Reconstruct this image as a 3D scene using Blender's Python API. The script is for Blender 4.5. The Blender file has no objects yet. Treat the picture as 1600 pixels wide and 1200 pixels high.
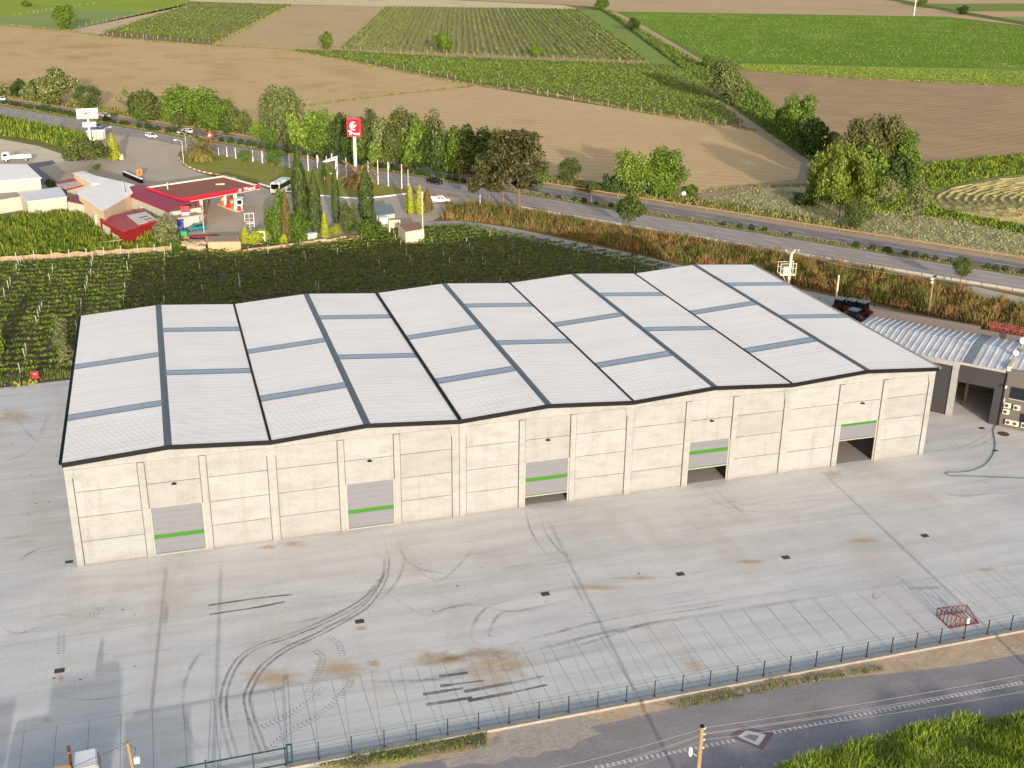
import bpy, bmesh, math, random
import numpy as np
from mathutils import Vector, Matrix
random.seed(7); RS = np.random.RandomState(11)
SC = bpy.context.scene
COL = SC.collection
# ------------------------------------------------------------------ camera (solved from the warehouse's edges)
CF = 1799.82
CP = np.array([11.654226, -110.147605, 60.86725])
CR = np.array([0.95613646, -0.29267669, 0.01197617])
CU = np.array([0.09719947, 0.35557583, 0.92957952])
CV = np.array([0.2763247, 0.8876408, -0.36842703])
def G(px, py, z=0.0):
    d = CV*CF + CR*(px-800) - CU*(py-600)
    t = (z-CP[2])/d[2]
    P = CP + d*t
    return Vector((P[0], P[1], z))
def PR(P):
    d = np.array(P, float)-CP; w = d@CV
    return 800+CF*(d@CR)/w, 600-CF*(d@CU)/w
def PPM(P):
    return CF/((np.array(P, float)-CP)@CV)
def height_at(B, ty):
    lo, hi = 0.1, 60.0
    for _ in range(40):
        m = (lo+hi)/2
        if PR((B.x, B.y, B.z+m))[1] > ty: lo = m
        else: hi = m
    return lo
cam = bpy.data.cameras.new('camera'); camo = bpy.data.objects.new('camera', cam); COL.objects.link(camo)
cam.sensor_fit = 'HORIZONTAL'; cam.sensor_width = 36.0; cam.lens = CF/1600*36.0
cam.clip_start = 1.0; cam.clip_end = 8000
camo.matrix_world = Matrix(((CR[0], CU[0], -CV[0], CP[0]), (CR[1], CU[1], -CV[1], CP[1]), (CR[2], CU[2], -CV[2], CP[2]), (0, 0, 0, 1)))
SC.camera = camo
# ------------------------------------------------------------------ light
SUN_EL = math.radians(9.6); SHADOW_AZ = math.radians(4.9)      # shadows run towards +Y, a little to +X
sd = Vector((math.sin(SHADOW_AZ)*math.cos(SUN_EL), math.cos(SHADOW_AZ)*math.cos(SUN_EL), -math.sin(SUN_EL)))
sl = bpy.data.lights.new('sun', 'SUN'); so = bpy.data.objects.new('sun', sl); COL.objects.link(so)
sl.energy = 2.4; sl.angle = math.radians(0.6); sl.color = (1.0, 0.94, 0.85)
so.rotation_euler = sd.to_track_quat('-Z', 'Y').to_euler()
W = bpy.data.worlds.new('World'); SC.world = W; W.use_nodes = True
nt = W.node_tree; bg = nt.nodes['Background']
sky = nt.nodes.new('ShaderNodeTexSky'); sky.sky_type = 'NISHITA'; sky.sun_disc = False
sky.sun_elevation = SUN_EL; sky.sun_rotation = math.pi + SHADOW_AZ
sky.altitude = 100; sky.air_density = 1.0; sky.dust_density = 3.0; sky.ozone_density = 0.6
nt.links.new(sky.outputs[0], bg.inputs[0]); bg.inputs[1].default_value = 0.15
SC.view_settings.view_transform = 'Standard'; SC.view_settings.look = 'None'
SC.view_settings.exposure = 1.16; SC.view_settings.gamma = 1.0
SC.render.engine = 'CYCLES'
SC.cycles.max_bounces = 5; SC.cycles.diffuse_bounces = 3; SC.cycles.transparent_max_bounces = 8
# ------------------------------------------------------------------ materials
def lin(c):
    if isinstance(c, (int, float)): c = (c, c, c)
    return tuple(((v/255)/12.92 if v/255 <= .04045 else ((v/255+.055)/1.055)**2.4) for v in c)+(1.0,)
MATS = {}
def nodes(m): return m.node_tree.nodes, m.node_tree.links
def base(name, rough=.8, metal=0.0, spec=.3):
    m = bpy.data.materials.new(name); m.use_nodes = True
    b = m.node_tree.nodes['Principled BSDF']
    b.inputs['Roughness'].default_value = rough; b.inputs['Metallic'].default_value = metal
    b.inputs['Specular IOR Level'].default_value = spec
    return m, b
def mapped(m, sx=1, sy=1, sz=1, rot=0, off=None):
    N, L = nodes(m)
    tc = N.new('ShaderNodeTexCoord'); mp = N.new('ShaderNodeMapping')
    mp.inputs['Scale'].default_value = (sx, sy, sz); mp.inputs['Rotation'].default_value = (0, 0, rot)
    if off: mp.inputs['Location'].default_value = off
    L.new(tc.outputs['Object'], mp.inputs['Vector'])
    return mp.outputs['Vector']
def noise(m, vec, scale, detail=5, rough=.6):
    N, L = nodes(m); n = N.new('ShaderNodeTexNoise')
    n.inputs['Scale'].default_value = scale; n.inputs['Detail'].default_value = detail; n.inputs['Roughness'].default_value = rough
    L.new(vec, n.inputs['Vector']); return n.outputs['Fac']
def ramp(m, fac, stops, interp='LINEAR'):
    N, L = nodes(m); r = N.new('ShaderNodeValToRGB'); r.color_ramp.interpolation = interp
    e = r.color_ramp.elements
    while len(e) < len(stops): e.new(0.5)
    for k, (p, c) in enumerate(stops): e[k].position = p; e[k].color = c if len(c) == 4 else tuple(c)+(1,)
    L.new(fac, r.inputs['Fac']); return r.outputs['Color']
def mix(m, fac, a, b, mode='MIX'):
    N, L = nodes(m); n = N.new('ShaderNodeMix'); n.data_type = 'RGBA'; n.blend_type = mode
    for s, v in ((0, fac), (6, a), (7, b)):
        if hasattr(v, 'default_value') or hasattr(v, 'is_linked'): L.new(v, n.inputs[s])
        else: n.inputs[s].default_value = v
    return n.outputs[2]
def bump(m, b, h, strength=.3, dist=.05):
    N, L = nodes(m); n = N.new('ShaderNodeBump'); n.inputs['Strength'].default_value = strength; n.inputs['Distance'].default_value = dist
    L.new(h, n.inputs['Height']); L.new(n.outputs['Normal'], b.inputs['Normal'])
def paint(name, c, rough=.5, metal=0, var=.12, scale=3.0, spec=.4):
    """plain surface with a little dirt and unevenness"""
    if name in MATS: return MATS[name]
    m, b = base(name, rough, metal, spec)
    v = mapped(m); f = noise(m, v, scale); f2 = noise(m, v, scale*.17)
    c = lin(c); d = tuple(x*(1-var*2) for x in c[:3])+(1,); e = tuple(min(1, x*(1+var)) for x in c[:3])+(1,)
    col = mix(m, f2, ramp(m, f, [(.3, d), (.6, c), (.85, e)]), c)
    m.node_tree.links.new(col, b.inputs['Base Color'])
    MATS[name] = m; return m
def field(name, cols, scale=.12, stretch=1.0, rot=0.0, fine=1.2, fineamt=.35, rough=.95, bumpd=.15, rows=None):
    """ground cover: broad patches, plus streaks along one direction and a fine grain"""
    if name in MATS: return MATS[name]
    m, b = base(name, rough, 0, .1)
    v = mapped(m); vs = mapped(m, 1, stretch, 1, rot)
    a = noise(m, v, scale*.35, 4); s = noise(m, vs, scale, 6); g = noise(m, vs, fine, 6, .7)
    n = len(cols); cl = [lin(c) for c in cols]
    c1 = ramp(m, s, [(.28+.44*i/max(1, n-1), cl[i]) for i in range(n)])
    c2 = ramp(m, a, [(.32+.36*i/max(1, n-1), cl[i]) for i in range(n)])
    c = mix(m, .5, c1, c2)
    if rows:
        N, L = nodes(m); w = N.new('ShaderNodeTexWave'); w.wave_type = 'BANDS'; w.bands_direction = 'Y'; w.inputs['Scale'].default_value = .314/rows[0]; w.inputs['Distortion'].default_value = 1.5; w.inputs['Detail'].default_value = 2; w.inputs['Detail Scale'].default_value = .3
        L.new(mapped(m, 1, 1, 1, rows[1]), w.inputs['Vector'])
        pm = ramp(m, noise(m, v, .012, 3), [(.4, (0,0,0,1)), (.65, (rows[2],)*3+(1,))]); c = mix(m, pm, c, mix(m, 1.0, c, ramp(m, w.outputs['Fac'], [(.1, (.62,.6,.58,1)), (.6, (1.1,1.1,1.1,1))]), 'MULTIPLY'))
    gr = ramp(m, g, [(.3, (.55, .55, .55, 1)), (.7, (1.25, 1.25, 1.25, 1))])
    c = mix(m, fineamt, c, mix(m, 1.0, c, gr, 'MULTIPLY'))
    m.node_tree.links.new(c, b.inputs['Base Color'])
    bump(m, b, g, .25, bumpd)
    MATS[name] = m; return m
def leafmat(name, cols, transl=.18, patch=None):
    """leaf cards: each leaf its own tint; cols = list of (position, colour)"""
    if name in MATS: return MATS[name]
    m, b = base(name, .6, 0, .2); N, L = nodes(m)
    g = N.new('ShaderNodeNewGeometry')
    col = ramp(m, g.outputs['Random Per Island'], [(p, lin(c)) for p, c in cols])
    if patch:
        v = mapped(m); f = noise(m, v, patch[0], 4, .6)
        f = ramp(m, f, [(.42, (0, 0, 0, 1)), (.58, (1, 1, 1, 1))])
        col2 = ramp(m, g.outputs['Random Per Island'], [(p, lin(c)) for p, c in patch[1]])
        col = mix(m, f, col, col2)
    oi = N.new('ShaderNodeObjectInfo')
    tint = ramp(m, oi.outputs['Random'], [(0, (.82, .86, .8, 1)), (1, (1.12, 1.1, 1.1, 1))])
    col = mix(m, 1.0, col, tint, 'MULTIPLY')
    L.new(col, b.inputs['Base Color'])
    t = N.new('ShaderNodeBsdfTranslucent'); L.new(col, t.inputs['Color'])
    mx = N.new('ShaderNodeMixShader'); mx.inputs[0].default_value = transl
    L.new(b.outputs[0], mx.inputs[1]); L.new(t.outputs[0], mx.inputs[2])
    L.new(mx.outputs[0], N['Material Output'].inputs['Surface'])
    MATS[name] = m; return m
def glass(name='dark_glass', c=(18, 22, 28)):
    if name in MATS: return MATS[name]
    m, b = base(name, .08, 0, .6); b.inputs['Base Color'].default_value = lin(c)
    v = mapped(m); f = noise(m, v, 2.0); m.node_tree.links.new(ramp(m, f, [(.3, lin(c)), (.7, lin(tuple(int(x*1.5) for x in c)))]), b.inputs['Base Color'])
    MATS[name] = m; return m
# ------------------------------------------------------------------ mesh builder
class MB:
    def __init__(s): s.v = []; s.f = []
    def add(s, vs, fs):
        n = len(s.v); s.v += [tuple(v) for v in vs]; s.f += [tuple(i+n for i in f) for f in fs]; return s
    def box(s, x0, y0, z0, x1, y1, z1):
        return s.add([(x0,y0,z0),(x1,y0,z0),(x1,y1,z0),(x0,y1,z0),(x0,y0,z1),(x1,y0,z1),(x1,y1,z1),(x0,y1,z1)],
                     [(3,2,1,0),(4,5,6,7),(0,1,5,4),(1,2,6,5),(2,3,7,6),(3,0,4,7)])
    def bar(s, a, b, w, h=None, up=(0,0,1)):
        """square bar from a to b"""
        a, b = Vector(a), Vector(b); h = h or w; d = (b-a).normalized(); u = Vector(up)
        if abs(d.dot(u)) > .98: u = Vector((1,0,0))
        r = d.cross(u).normalized(); u = r.cross(d).normalized(); vs = []
        for p in (a, b):
            for sx, sy in ((-1,-1),(1,-1),(1,1),(-1,1)): vs.append(p+r*(sx*w/2)+u*(sy*h/2))
        return s.add(vs, [(3,2,1,0),(4,5,6,7),(0,1,5,4),(1,2,6,5),(2,3,7,6),(3,0,4,7)])
    def tube(s, pts, rad, n=8, cap=True):
        pts = [Vector(p) for p in pts]
        if not isinstance(rad, (list, tuple)): rad = [rad]*len(pts)
        vs, fs = [], []; k0 = None
        for i, p in enumerate(pts):
            d = (pts[min(i+1, len(pts)-1)]-pts[max(i-1, 0)]).normalized()
            u = Vector((0,0,1)) if abs(d.z) < .9 else Vector((1,0,0))
            r = d.cross(u).normalized(); q = r.cross(d)
            for k in range(n):
                a = 2*math.pi*k/n; vs.append(p+(r*math.cos(a)+q*math.sin(a))*rad[i])
        for i in range(len(pts)-1):
            for k in range(n):
                fs.append((i*n+k, i*n+(k+1)%n, (i+1)*n+(k+1)%n, (i+1)*n+k))
        if cap: fs.append(tuple(range(n-1,-1,-1))); fs.append(tuple((len(pts)-1)*n+k for k in range(n)))
        return s.add(vs, fs)
    def prism(s, poly, z0, z1):
        """poly: xy outline; z0/z1 numbers or lists"""
        n = len(poly); a = z0 if isinstance(z0,(list,tuple)) else [z0]*n; b = z1 if isinstance(z1,(list,tuple)) else [z1]*n
        vs = [(p[0],p[1],a[i]) for i,p in enumerate(poly)]+[(p[0],p[1],b[i]) for i,p in enumerate(poly)]
        ar = sum(poly[i][0]*poly[(i+1)%n][1]-poly[(i+1)%n][0]*poly[i][1] for i in range(n))
        fs = [tuple(range(n-1,-1,-1)), tuple(range(n,2*n))]+[(i,(i+1)%n,n+(i+1)%n,n+i) for i in range(n)]
        if ar < 0: fs = [tuple(reversed(f)) for f in fs]
        return s.add(vs, fs)
    def prism_y(s, poly, y0, y1):
        """outline in x,z extruded along y"""
        n = len(poly); vs = [(p[0],y0,p[1]) for p in poly]+[(p[0],y1,p[1]) for p in poly]
        fs = [tuple(range(n)), tuple(range(2*n-1,n-1,-1))]+[((i+1)%n,i,n+i,n+(i+1)%n) for i in range(n)]
        ar = sum(poly[i][0]*poly[(i+1)%n][1]-poly[(i+1)%n][0]*poly[i][1] for i in range(n))
        if ar < 0: fs = [tuple(reversed(f)) for f in fs]
        return s.add(vs, fs)
    def slab(s, quad, t):
        """quad of 3-D points with thickness t downwards"""
        q = [Vector(p) for p in quad]; lo = [p-Vector((0,0,t)) for p in q]; n = len(q)
        fs = [tuple(range(n)), tuple(range(2*n-1,n-1,-1))]+[((i+1)%n,i,n+i,n+(i+1)%n) for i in range(n)]
        nz = sum(q[i].x*q[(i+1)%n].y-q[(i+1)%n].x*q[i].y for i in range(n))
        if nz < 0: fs = [tuple(reversed(f)) for f in fs]
        return s.add(q+lo, fs)
    def quad(s, *p): return s.add(p, [tuple(range(len(p)))])
    def ball(s, c, rx, ry, rz, n=8, m=6):
        vs, fs = [], []
        for i in range(m+1):
            t = math.pi*i/m
            for k in range(n):
                a = 2*math.pi*k/n; vs.append((c[0]+rx*math.sin(t)*math.cos(a), c[1]+ry*math.sin(t)*math.sin(a), c[2]+rz*math.cos(t)))
        for i in range(m):
            for k in range(n): fs.append((i*n+k, (i+1)*n+k, (i+1)*n+(k+1)%n, i*n+(k+1)%n))
        return s.add(vs, fs)
    def loft(s, rings, cap=True):
        n = len(rings[0]); vs = [p for r in rings for p in r]; fs = []
        for i in range(len(rings)-1):
            for k in range(n): fs.append((i*n+k, i*n+(k+1)%n, (i+1)*n+(k+1)%n, (i+1)*n+k))
        if cap: fs.append(tuple(range(n-1,-1,-1))); fs.append(tuple((len(rings)-1)*n+k for k in range(n)))
        return s.add(vs, fs)
    def mesh(s, name, mat, smooth=False, bevel=0):
        me = bpy.data.meshes.new(name); me.from_pydata(s.v, [], s.f)
        bm = bmesh.new(); bm.from_mesh(me)
        if bevel:
            bmesh.ops.bevel(bm, geom=[e for e in bm.edges if e.is_manifold and e.calc_face_angle(0) > .5], offset=bevel, segments=2, affect='EDGES', clamp_overlap=True)
        bmesh.ops.recalc_face_normals(bm, faces=bm.faces) if len(bm.faces) < 4000 else None
        bm.to_mesh(me); bm.free()
        if mat: me.materials.append(mat)
        if smooth:
            for p in me.polygons: p.use_smooth = True
        return me
def link(name, me, parent=None):
    o = bpy.data.objects.new(name, me); COL.objects.link(o)
    if parent: o.parent = parent
    return o
def part(name, mb, mat, parent, label=None, smooth=False, bevel=0):
    o = link(name, mb.mesh(name, mat, smooth, bevel), parent)
    if label: o['label'] = label
    return o
def tag(o, label, cat, group=None):
    o['label'] = label; o['category'] = cat
    if group: o['group'] = group
    return o
def thing(name, label, cat, loc=(0,0,0), rz=0.0, group=None):
    o = bpy.data.objects.new(name, None); COL.objects.link(o); o.empty_display_size = .3
    o.location = loc; o.rotation_euler = (0,0,rz); return tag(o, label, cat, group)
def copy_tree(o, parent=None):
    c = o.copy(); COL.objects.link(c)
    if parent: c.parent = parent
    for ch in list(o.children): copy_tree(ch, c)
    return c
def struct(name, mb, mat):
    o = link(name, mb.mesh(name, mat)); o['kind'] = 'structure'; return o
def stuff(name, me, label=None):
    o = link(name, me); o['kind'] = 'stuff'; return o
def pxpoly(pts, z=0.0): return [G(x, y, z) for x, y in pts]
def sheet(name, pts, mat, z, world=False):
    P = [Vector((p[0], p[1], z)) for p in pts] if world else pxpoly(pts, z)
    bm = bmesh.new(); vs = [bm.verts.new(p) for p in P]; f = bm.faces.new(vs)
    if f.normal.z < 0 or f.calc_area() == 0: pass
    bm.normal_update()
    if f.normal.z < 0: f.normal_flip()
    bmesh.ops.triangulate(bm, faces=[f])
    me = bpy.data.meshes.new(name); bm.to_mesh(me); bm.free(); me.materials.append(mat)
    o = link(name, me); o['kind'] = 'structure'; return o
def text_mesh(name, body, size, mat, parent, M, depth=.01, bold=0.0):
    cu = bpy.data.curves.new(name, 'FONT'); cu.body = body; cu.size = size; cu.align_x = 'CENTER'; cu.align_y = 'CENTER'
    cu.extrude = depth; cu.offset = bold
    t = bpy.data.objects.new(name, cu); COL.objects.link(t)
    dg = bpy.context.evaluated_depsgraph_get(); me = bpy.data.meshes.new_from_object(t.evaluated_get(dg))
    bpy.data.objects.remove(t); me.materials.clear(); me.materials.append(mat)
    me.transform(M); return link(name, me, parent)
def inpoly(P, poly):
    """P (N,2), poly list of xy"""
    x, y = P[:,0], P[:,1]; c = np.zeros(len(P), bool); n = len(poly); j = n-1
    for i in range(n):
        xi, yi = poly[i][0], poly[i][1]; xj, yj = poly[j][0], poly[j][1]
        if yi != yj: c ^= ((yi > y) != (yj > y)) & (x < (xj-xi)*(y-yi)/(yj-yi)+xi)
        j = i
    return c
def scatter(poly, n):
    A = np.array([(p[0], p[1]) for p in poly]); lo, hi = A.min(0), A.max(0); out = []; got = 0
    while got < n:
        P = lo+(hi-lo)*RS.rand(n*2, 2); P = P[inpoly(P, poly)]; out.append(P); got += len(P)
        if len(P) == 0: break
    return np.concatenate(out)[:n]
def quads_mesh(name, C4, mat):
    """C4 (N,4,3) corner array -> mesh"""
    n = len(C4); me = bpy.data.meshes.new(name)
    me.vertices.add(n*4); me.vertices.foreach_set('co', C4.reshape(-1).astype(np.float32))
    me.loops.add(n*4); me.loops.foreach_set('vertex_index', np.arange(n*4, dtype=np.int32))
    me.polygons.add(n); me.polygons.foreach_set('loop_start', np.arange(0, n*4, 4, dtype=np.int32))
    try: me.polygons.foreach_set('loop_total', np.full(n, 4, np.int32))
    except Exception: pass
    me.update(calc_edges=True); me.materials.append(mat); return me
def cards(C, size, aspect=1.6, up=0.0, out=None, outw=.6):
    """leaf cards at C (N,3); size scalar or (N,); up biases the long axis to vertical; out: outward normals"""
    n = len(C); size = np.broadcast_to(np.asarray(size, float), (n,))
    nv = RS.randn(n, 3)
    if out is not None: nv = nv*(1-outw)+out*outw*1.6
    nv /= np.linalg.norm(nv, axis=1)[:, None]+1e-9
    t = RS.randn(n, 3)*(1-up)+np.array([0, 0, 1.0])*up*2
    t -= nv*(t*nv).sum(1)[:, None]; t /= np.linalg.norm(t, axis=1)[:, None]+1e-9
    b = np.cross(nv, t); h = (size*aspect/2)[:, None]; w = (size/2)[:, None]
    return np.stack([C-t*h, C+b*w*.9-t*h*.1, C+t*h, C-b*w*.9-t*h*.1], 1)
def blades(name, poly, n, h, w, mat, lean=.35, z=0.0, clump=0):
    """grass or reed blades standing on the ground inside poly (world xy)"""
    P = scatter(poly, n); n = len(P)
    H = h*(.55+.9*RS.rand(n)**1.3); a = RS.rand(n)*2*np.pi; l = lean*RS.rand(n)*H
    if clump:
        f = .5+.5*np.sin(P[:,0]*.9+2*np.sin(P[:,1]*.35))*np.sin(P[:,1]*.8+1.7*np.sin(P[:,0]*.27)); H *= (1-clump)+clump*1.6*f
    dx, dy = np.cos(a), np.sin(a); b = RS.rand(n)*2*np.pi; wx, wy = np.cos(b)*w/2*(.6+.8*RS.rand(n)), np.sin(b)*w/2
    B = np.stack([P[:,0], P[:,1], np.full(n, z)], 1); Wv = np.stack([wx, wy, wx*0], 1)
    M = B+np.stack([dx*l*.35, dy*l*.35, H*.6], 1); T = B+np.stack([dx*l, dy*l, H], 1)
    Q = np.stack([B-Wv*.7, M-Wv, T, M+Wv], 1)
    return quads_mesh(name, Q, mat)
# ================================================================== GROUND
WHITE = lambda: paint('white_paint', (225,225,222), .45, var=.06)
sheet('ground', [(-2500,-800),(4000,-800),(4000,5500),(-2500,5500)], field('meadow_soil', [(96,104,58),(128,112,74),(112,118,60)], .05, 1, 0, .8), 0, world=True)
# yard: concrete with slab joints, dirt and old water stains
def concrete():
    m, b = base('yard_concrete', .85, 0, .2); N, L = nodes(m)
    v = mapped(m); vy = mapped(m, .25, 1.6, 1, .05)
    big = noise(m, v, .045, 5, .55); mid = noise(m, vy, .35, 6, .65); fine = noise(m, v, 3.0, 6, .7); blot = noise(m, mapped(m, 1, .35, 1, .2), .16, 5, .6)
    c = ramp(m, big, [(.30, lin((184,183,184))), (.5, lin((199,197,195))), (.7, lin((209,205,199)))])
    c = mix(m, .55, c, ramp(m, mid, [(.28, lin((164,164,168))), (.5, lin((197,195,194))), (.72, lin((219,217,215)))]))
    c = mix(m, ramp(m, blot, [(.52, (0,0,0,1)), (.75, (.45,.45,.45,1))]), c, lin((176,158,136)))
    c = mix(m, .14, c, ramp(m, fine, [(.3, lin((120,120,122))), (.7, lin((218,214,208)))]))
    tc = N.new('ShaderNodeTexCoord'); sp = N.new('ShaderNodeSeparateXYZ'); L.new(tc.outputs['Object'], sp.inputs[0])
    def mth(op, a, bb=None):
        n = N.new('ShaderNodeMath'); n.operation = op
        for i, q in ((0, a), (1, bb)):
            if q is None: continue
            if isinstance(q, (int, float)): n.inputs[i].default_value = q
            else: L.new(q, n.inputs[i])
        return n.outputs[0]
    X, Y = sp.outputs[0], sp.outputs[1]
    def lines(co, off, step, half):
        f = mth('PINGPONG', mth('ADD', co, off+step*40), step/2.0)
        return mth('LESS_THAN', f, half)
    near = mth('LESS_THAN', Y, -26.0)
    jx = mth('MULTIPLY', lines(X, .55, 2.48, .035), mth('ADD', mth('MULTIPLY', near, .85), .12))
    jy = mth('MULTIPLY', lines(Y, 26.0, 13.2, .04), .5)
    wear = noise(m, v, .5, 4, .6)
    j = mth('MULTIPLY', mth('MAXIMUM', jx, jy), mth('ADD', mth('MULTIPLY', wear, 1.1), .05))
    c = mix(m, j, c, lin((96,96,100)))
    c = mix(m, mth('MULTIPLY', near, .12), c, lin((196,194,192)))
    L.new(c, b.inputs['Base Color']); bump(m, b, fine, .08, .01)
    return m
YARD = [(-70,-37.0),(18,-36.85),(47,-35.95),(85,-36.45),(150,-37),(150,-10),(124,30),(118,46),(106,52),(99,54.6),(-3,54.6),(-14,53.8),(-70,53)]
sheet('yard', YARD, concrete(), .05, world=True)
# ---- front road
ROADM = None
def paving():
    m, b = base('paving_blocks', .8, 0, .25); N, L = nodes(m)
    v = mapped(m); br = N.new('ShaderNodeTexBrick'); L.new(mapped(m, 1, 1, 1, .1), br.inputs['Vector'])
    br.inputs['Scale'].default_value = 1.0; br.inputs['Brick Width'].default_value = .22; br.inputs['Row Height'].default_value = .11; br.inputs['Mortar Size'].default_value = .008
    br.inputs['Color1'].default_value = lin((144,138,142)); br.inputs['Color2'].default_value = lin((130,124,130)); br.inputs['Mortar'].default_value = lin((90,88,92))
    big = noise(m, mapped(m, .3, 1, 1, .1), .4, 6, .65); fine = noise(m, v, 2.5, 6, .7)
    c = mix(m, .45, br.outputs['Color'], ramp(m, big, [(.3, lin((120,115,120))), (.5, lin((146,140,142))), (.72, lin((176,168,160)))]))
    c = mix(m, .18, c, ramp(m, fine, [(.3, lin((70,70,76))), (.7, lin((180,172,165)))]))
    L.new(c, b.inputs['Base Color']); bump(m, b, fine, .08, .01); return m
sheet('front_road', [(-80,-36.6),(24,-36.4),(48,-35.8),(66,-35.8),(85,-36.6),(160,-38),(160,-66),(-80,-56)], paving(), .03, world=True)
SOIL = field('verge_soil', [(150,132,114),(198,176,150),(176,154,130),(208,190,168)], .5, 3, .1, 2.2, .6, bumpd=.25)
sheet('road_verge', pxpoly([(470,1203),(560,1178),(700,1150),(830,1132),(940,1112),(1110,1078),(1300,1044),(1400,1026),(1500,1008),(1605,988),(1800,955),(1800,1010),(1600,1022),(1500,1040),(1400,1052),(1250,1066),(1130,1090),(1060,1105),(960,1128),(860,1150),(760,1176),(640,1195),(560,1215),(440,1240)]), SOIL, .04, world=True)
sheet('gravel_patch', [(790,1140),(830,1130),(880,1122),(915,1121),(935,1128),(922,1138),(940,1146),(905,1158),(890,1170),(850,1174),(835,1184),(800,1183),(770,1196),(742,1192),(700,1200),(690,1188),(735,1176),(745,1160),(770,1154)], field('gravel', [(142,134,128),(176,166,156),(156,147,140)], 1.0, 1, 0, 5, .6), .046)
# pale paver dashes and the diamond motif laid in the road
mb = MB()
A, Bp = G(932,1199,.042), G(1395,1108,.042); d = (Bp-A); n_ = int(d.length/.46); dn = d.normalized(); sn = Vector((-dn.y, dn.x, 0))
def along(a, b, step):
    d = b-a; L = d.length; n = max(1, int(L/step)); return [a+d*(i/n) for i in range(n+1)]
for a, b in (((932,1199),(1146,1157)), ((1202,1146),(1602,1065)), ((1602,1065),(1800,1026))):
    for P in along(G(*a,.042), G(*b,.042), .47):
        mb.add([P-dn*.1-sn*.22, P+dn*.1-sn*.22, P+dn*.1+sn*.22, P-dn*.1+sn*.22], [(0,1,2,3)])
struct('paver_dashes', mb, paint('pale_paver', (196,192,196), .8, var=.15, scale=6))
def diamond(name, s, z, col):
    c = G(1174,1152,z); q = [G(1174+(x-1174)*s, 1152+(y-1152)*s, z) for x, y in ((1152,1151),(1166,1141),(1197,1148),(1185,1165))]
    mb = MB(); mb.quad(*q); struct(name, mb, paint('pav'+name, col, .8, var=.15, scale=5))
diamond('paver_diamond_border', 1.55, .044, (112,92,100)); diamond('paver_diamond', 1.0, .052, (188,184,190)); diamond('paver_diamond_centre', .52, .060, (128,122,116))
# ---- highway: boundaries as offsets across it (v) against distance along it (u)
HD = Vector((.598,-.8015,0)); HN = Vector((.8015,.598,0))
HC = dict(guard=(.11,1.15,185.4), farfar=(.2,1.05,182.4), farnear=(.6,1.0,174.9), mednear=(.53,1.66,171.4), nearnear=(.79,3.0,161.9))
def hv(k, u):
    a, b, c = HC[k]; t = u/100
    if t < -3.2: return a*10.24-b*3.2+c+(t+3.2)*(-1.6)
    if t > .9: return a*.81+b*.9+c+(t-.9)*2.0
    return a*t*t+b*t+c
def HP(k, u, off=0, z=0): P = HD*u+HN*(hv(k, u)+off); return Vector((P.x, P.y, z))
US = [-700+i*12.5 for i in range(73)]
def ribbon(name, k0, o0, k1, o1, z, mat, us=US):
    mb = MB(); vs = []
    for u in us: vs += [HP(k0, u, o0, z), HP(k1, u, o1, z)]
    mb.add(vs, [(2*i+1, 2*i, 2*i+2, 2*i+3) for i in range(len(us)-1)]); return struct(name, mb, mat)
def asphalt(name, c, var):
    m, b = base(name, .85, 0, .2)
    v = mapped(m, 1, 1, 1, 0); vs = mapped(m, .04, 1, 1, math.radians(-53.3+0)); s = noise(m, mapped(m, 1, .05, 1, math.radians(53.3-90)), .5, 4); g = noise(m, v, 2.2, 6, .7); a = noise(m, v, .06, 4)
    cc = ramp(m, s, [(.3, lin(tuple(x-var for x in c))), (.5, lin(c)), (.7, lin(tuple(x+var for x in c)))])
    cc = mix(m, .35, cc, ramp(m, a, [(.35, lin(tuple(x-var for x in c))), (.65, lin(tuple(x+var for x in c)))]))
    cc = mix(m, .15, cc, ramp(m, g, [(.3, lin((70,68,70))), (.7, lin((190,182,175)))]))
    m.node_tree.links.new(cc, b.inputs['Base Color']); return m
GRAVELY = field('road_shoulder_soil', [(150,128,102),(176,156,128),(160,142,116)], .3, 1, 0, 2, .4)
ribbon('highway_shoulder', 'nearnear', -3.0, 'guard', 1.0, .06, GRAVELY)
ribbon('highway_far_carriageway', 'farnear', 0, 'farfar', 0, .10, asphalt('asphalt_far', (124,114,110), 10))
ribbon('highway_near_carriageway', 'nearnear', 0, 'mednear', 0, .10, asphalt('asphalt_near', (156,144,134), 14))
ribbon('highway_median', 'mednear', 0, 'farnear', 0, .16, field('median_grass', [(150,132,98),(128,120,74),(172,150,116)], .4, 1, 0, 2, .5))
LINE = paint('road_line_paint', (214,210,204), .6, var=.1)
for k, o in (('mednear', -.7), ('nearnear', 1.7), ('farfar', -.5), ('farnear', .6)):
    ribbon('road_edge_line', k, o-.09, k, o+.09, .112, LINE)
mb = MB()
for k, k2 in (('nearnear', 'mednear'), ('farnear', 'farfar')):
    u = -420
    while u < 150:
        f = .58 if k == 'nearnear' else .5
        q = []
        for uu, s in ((u,-1),(u+4.5,-1),(u+4.5,1),(u,1)):
            v = hv(k, uu)*(1-f)+hv(k2, uu)*f+s*.09; P = HD*uu+HN*v; q.append((P.x, P.y, .112))
        mb.quad(*q); u += 11
struct('lane_dashes', mb, LINE)
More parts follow.
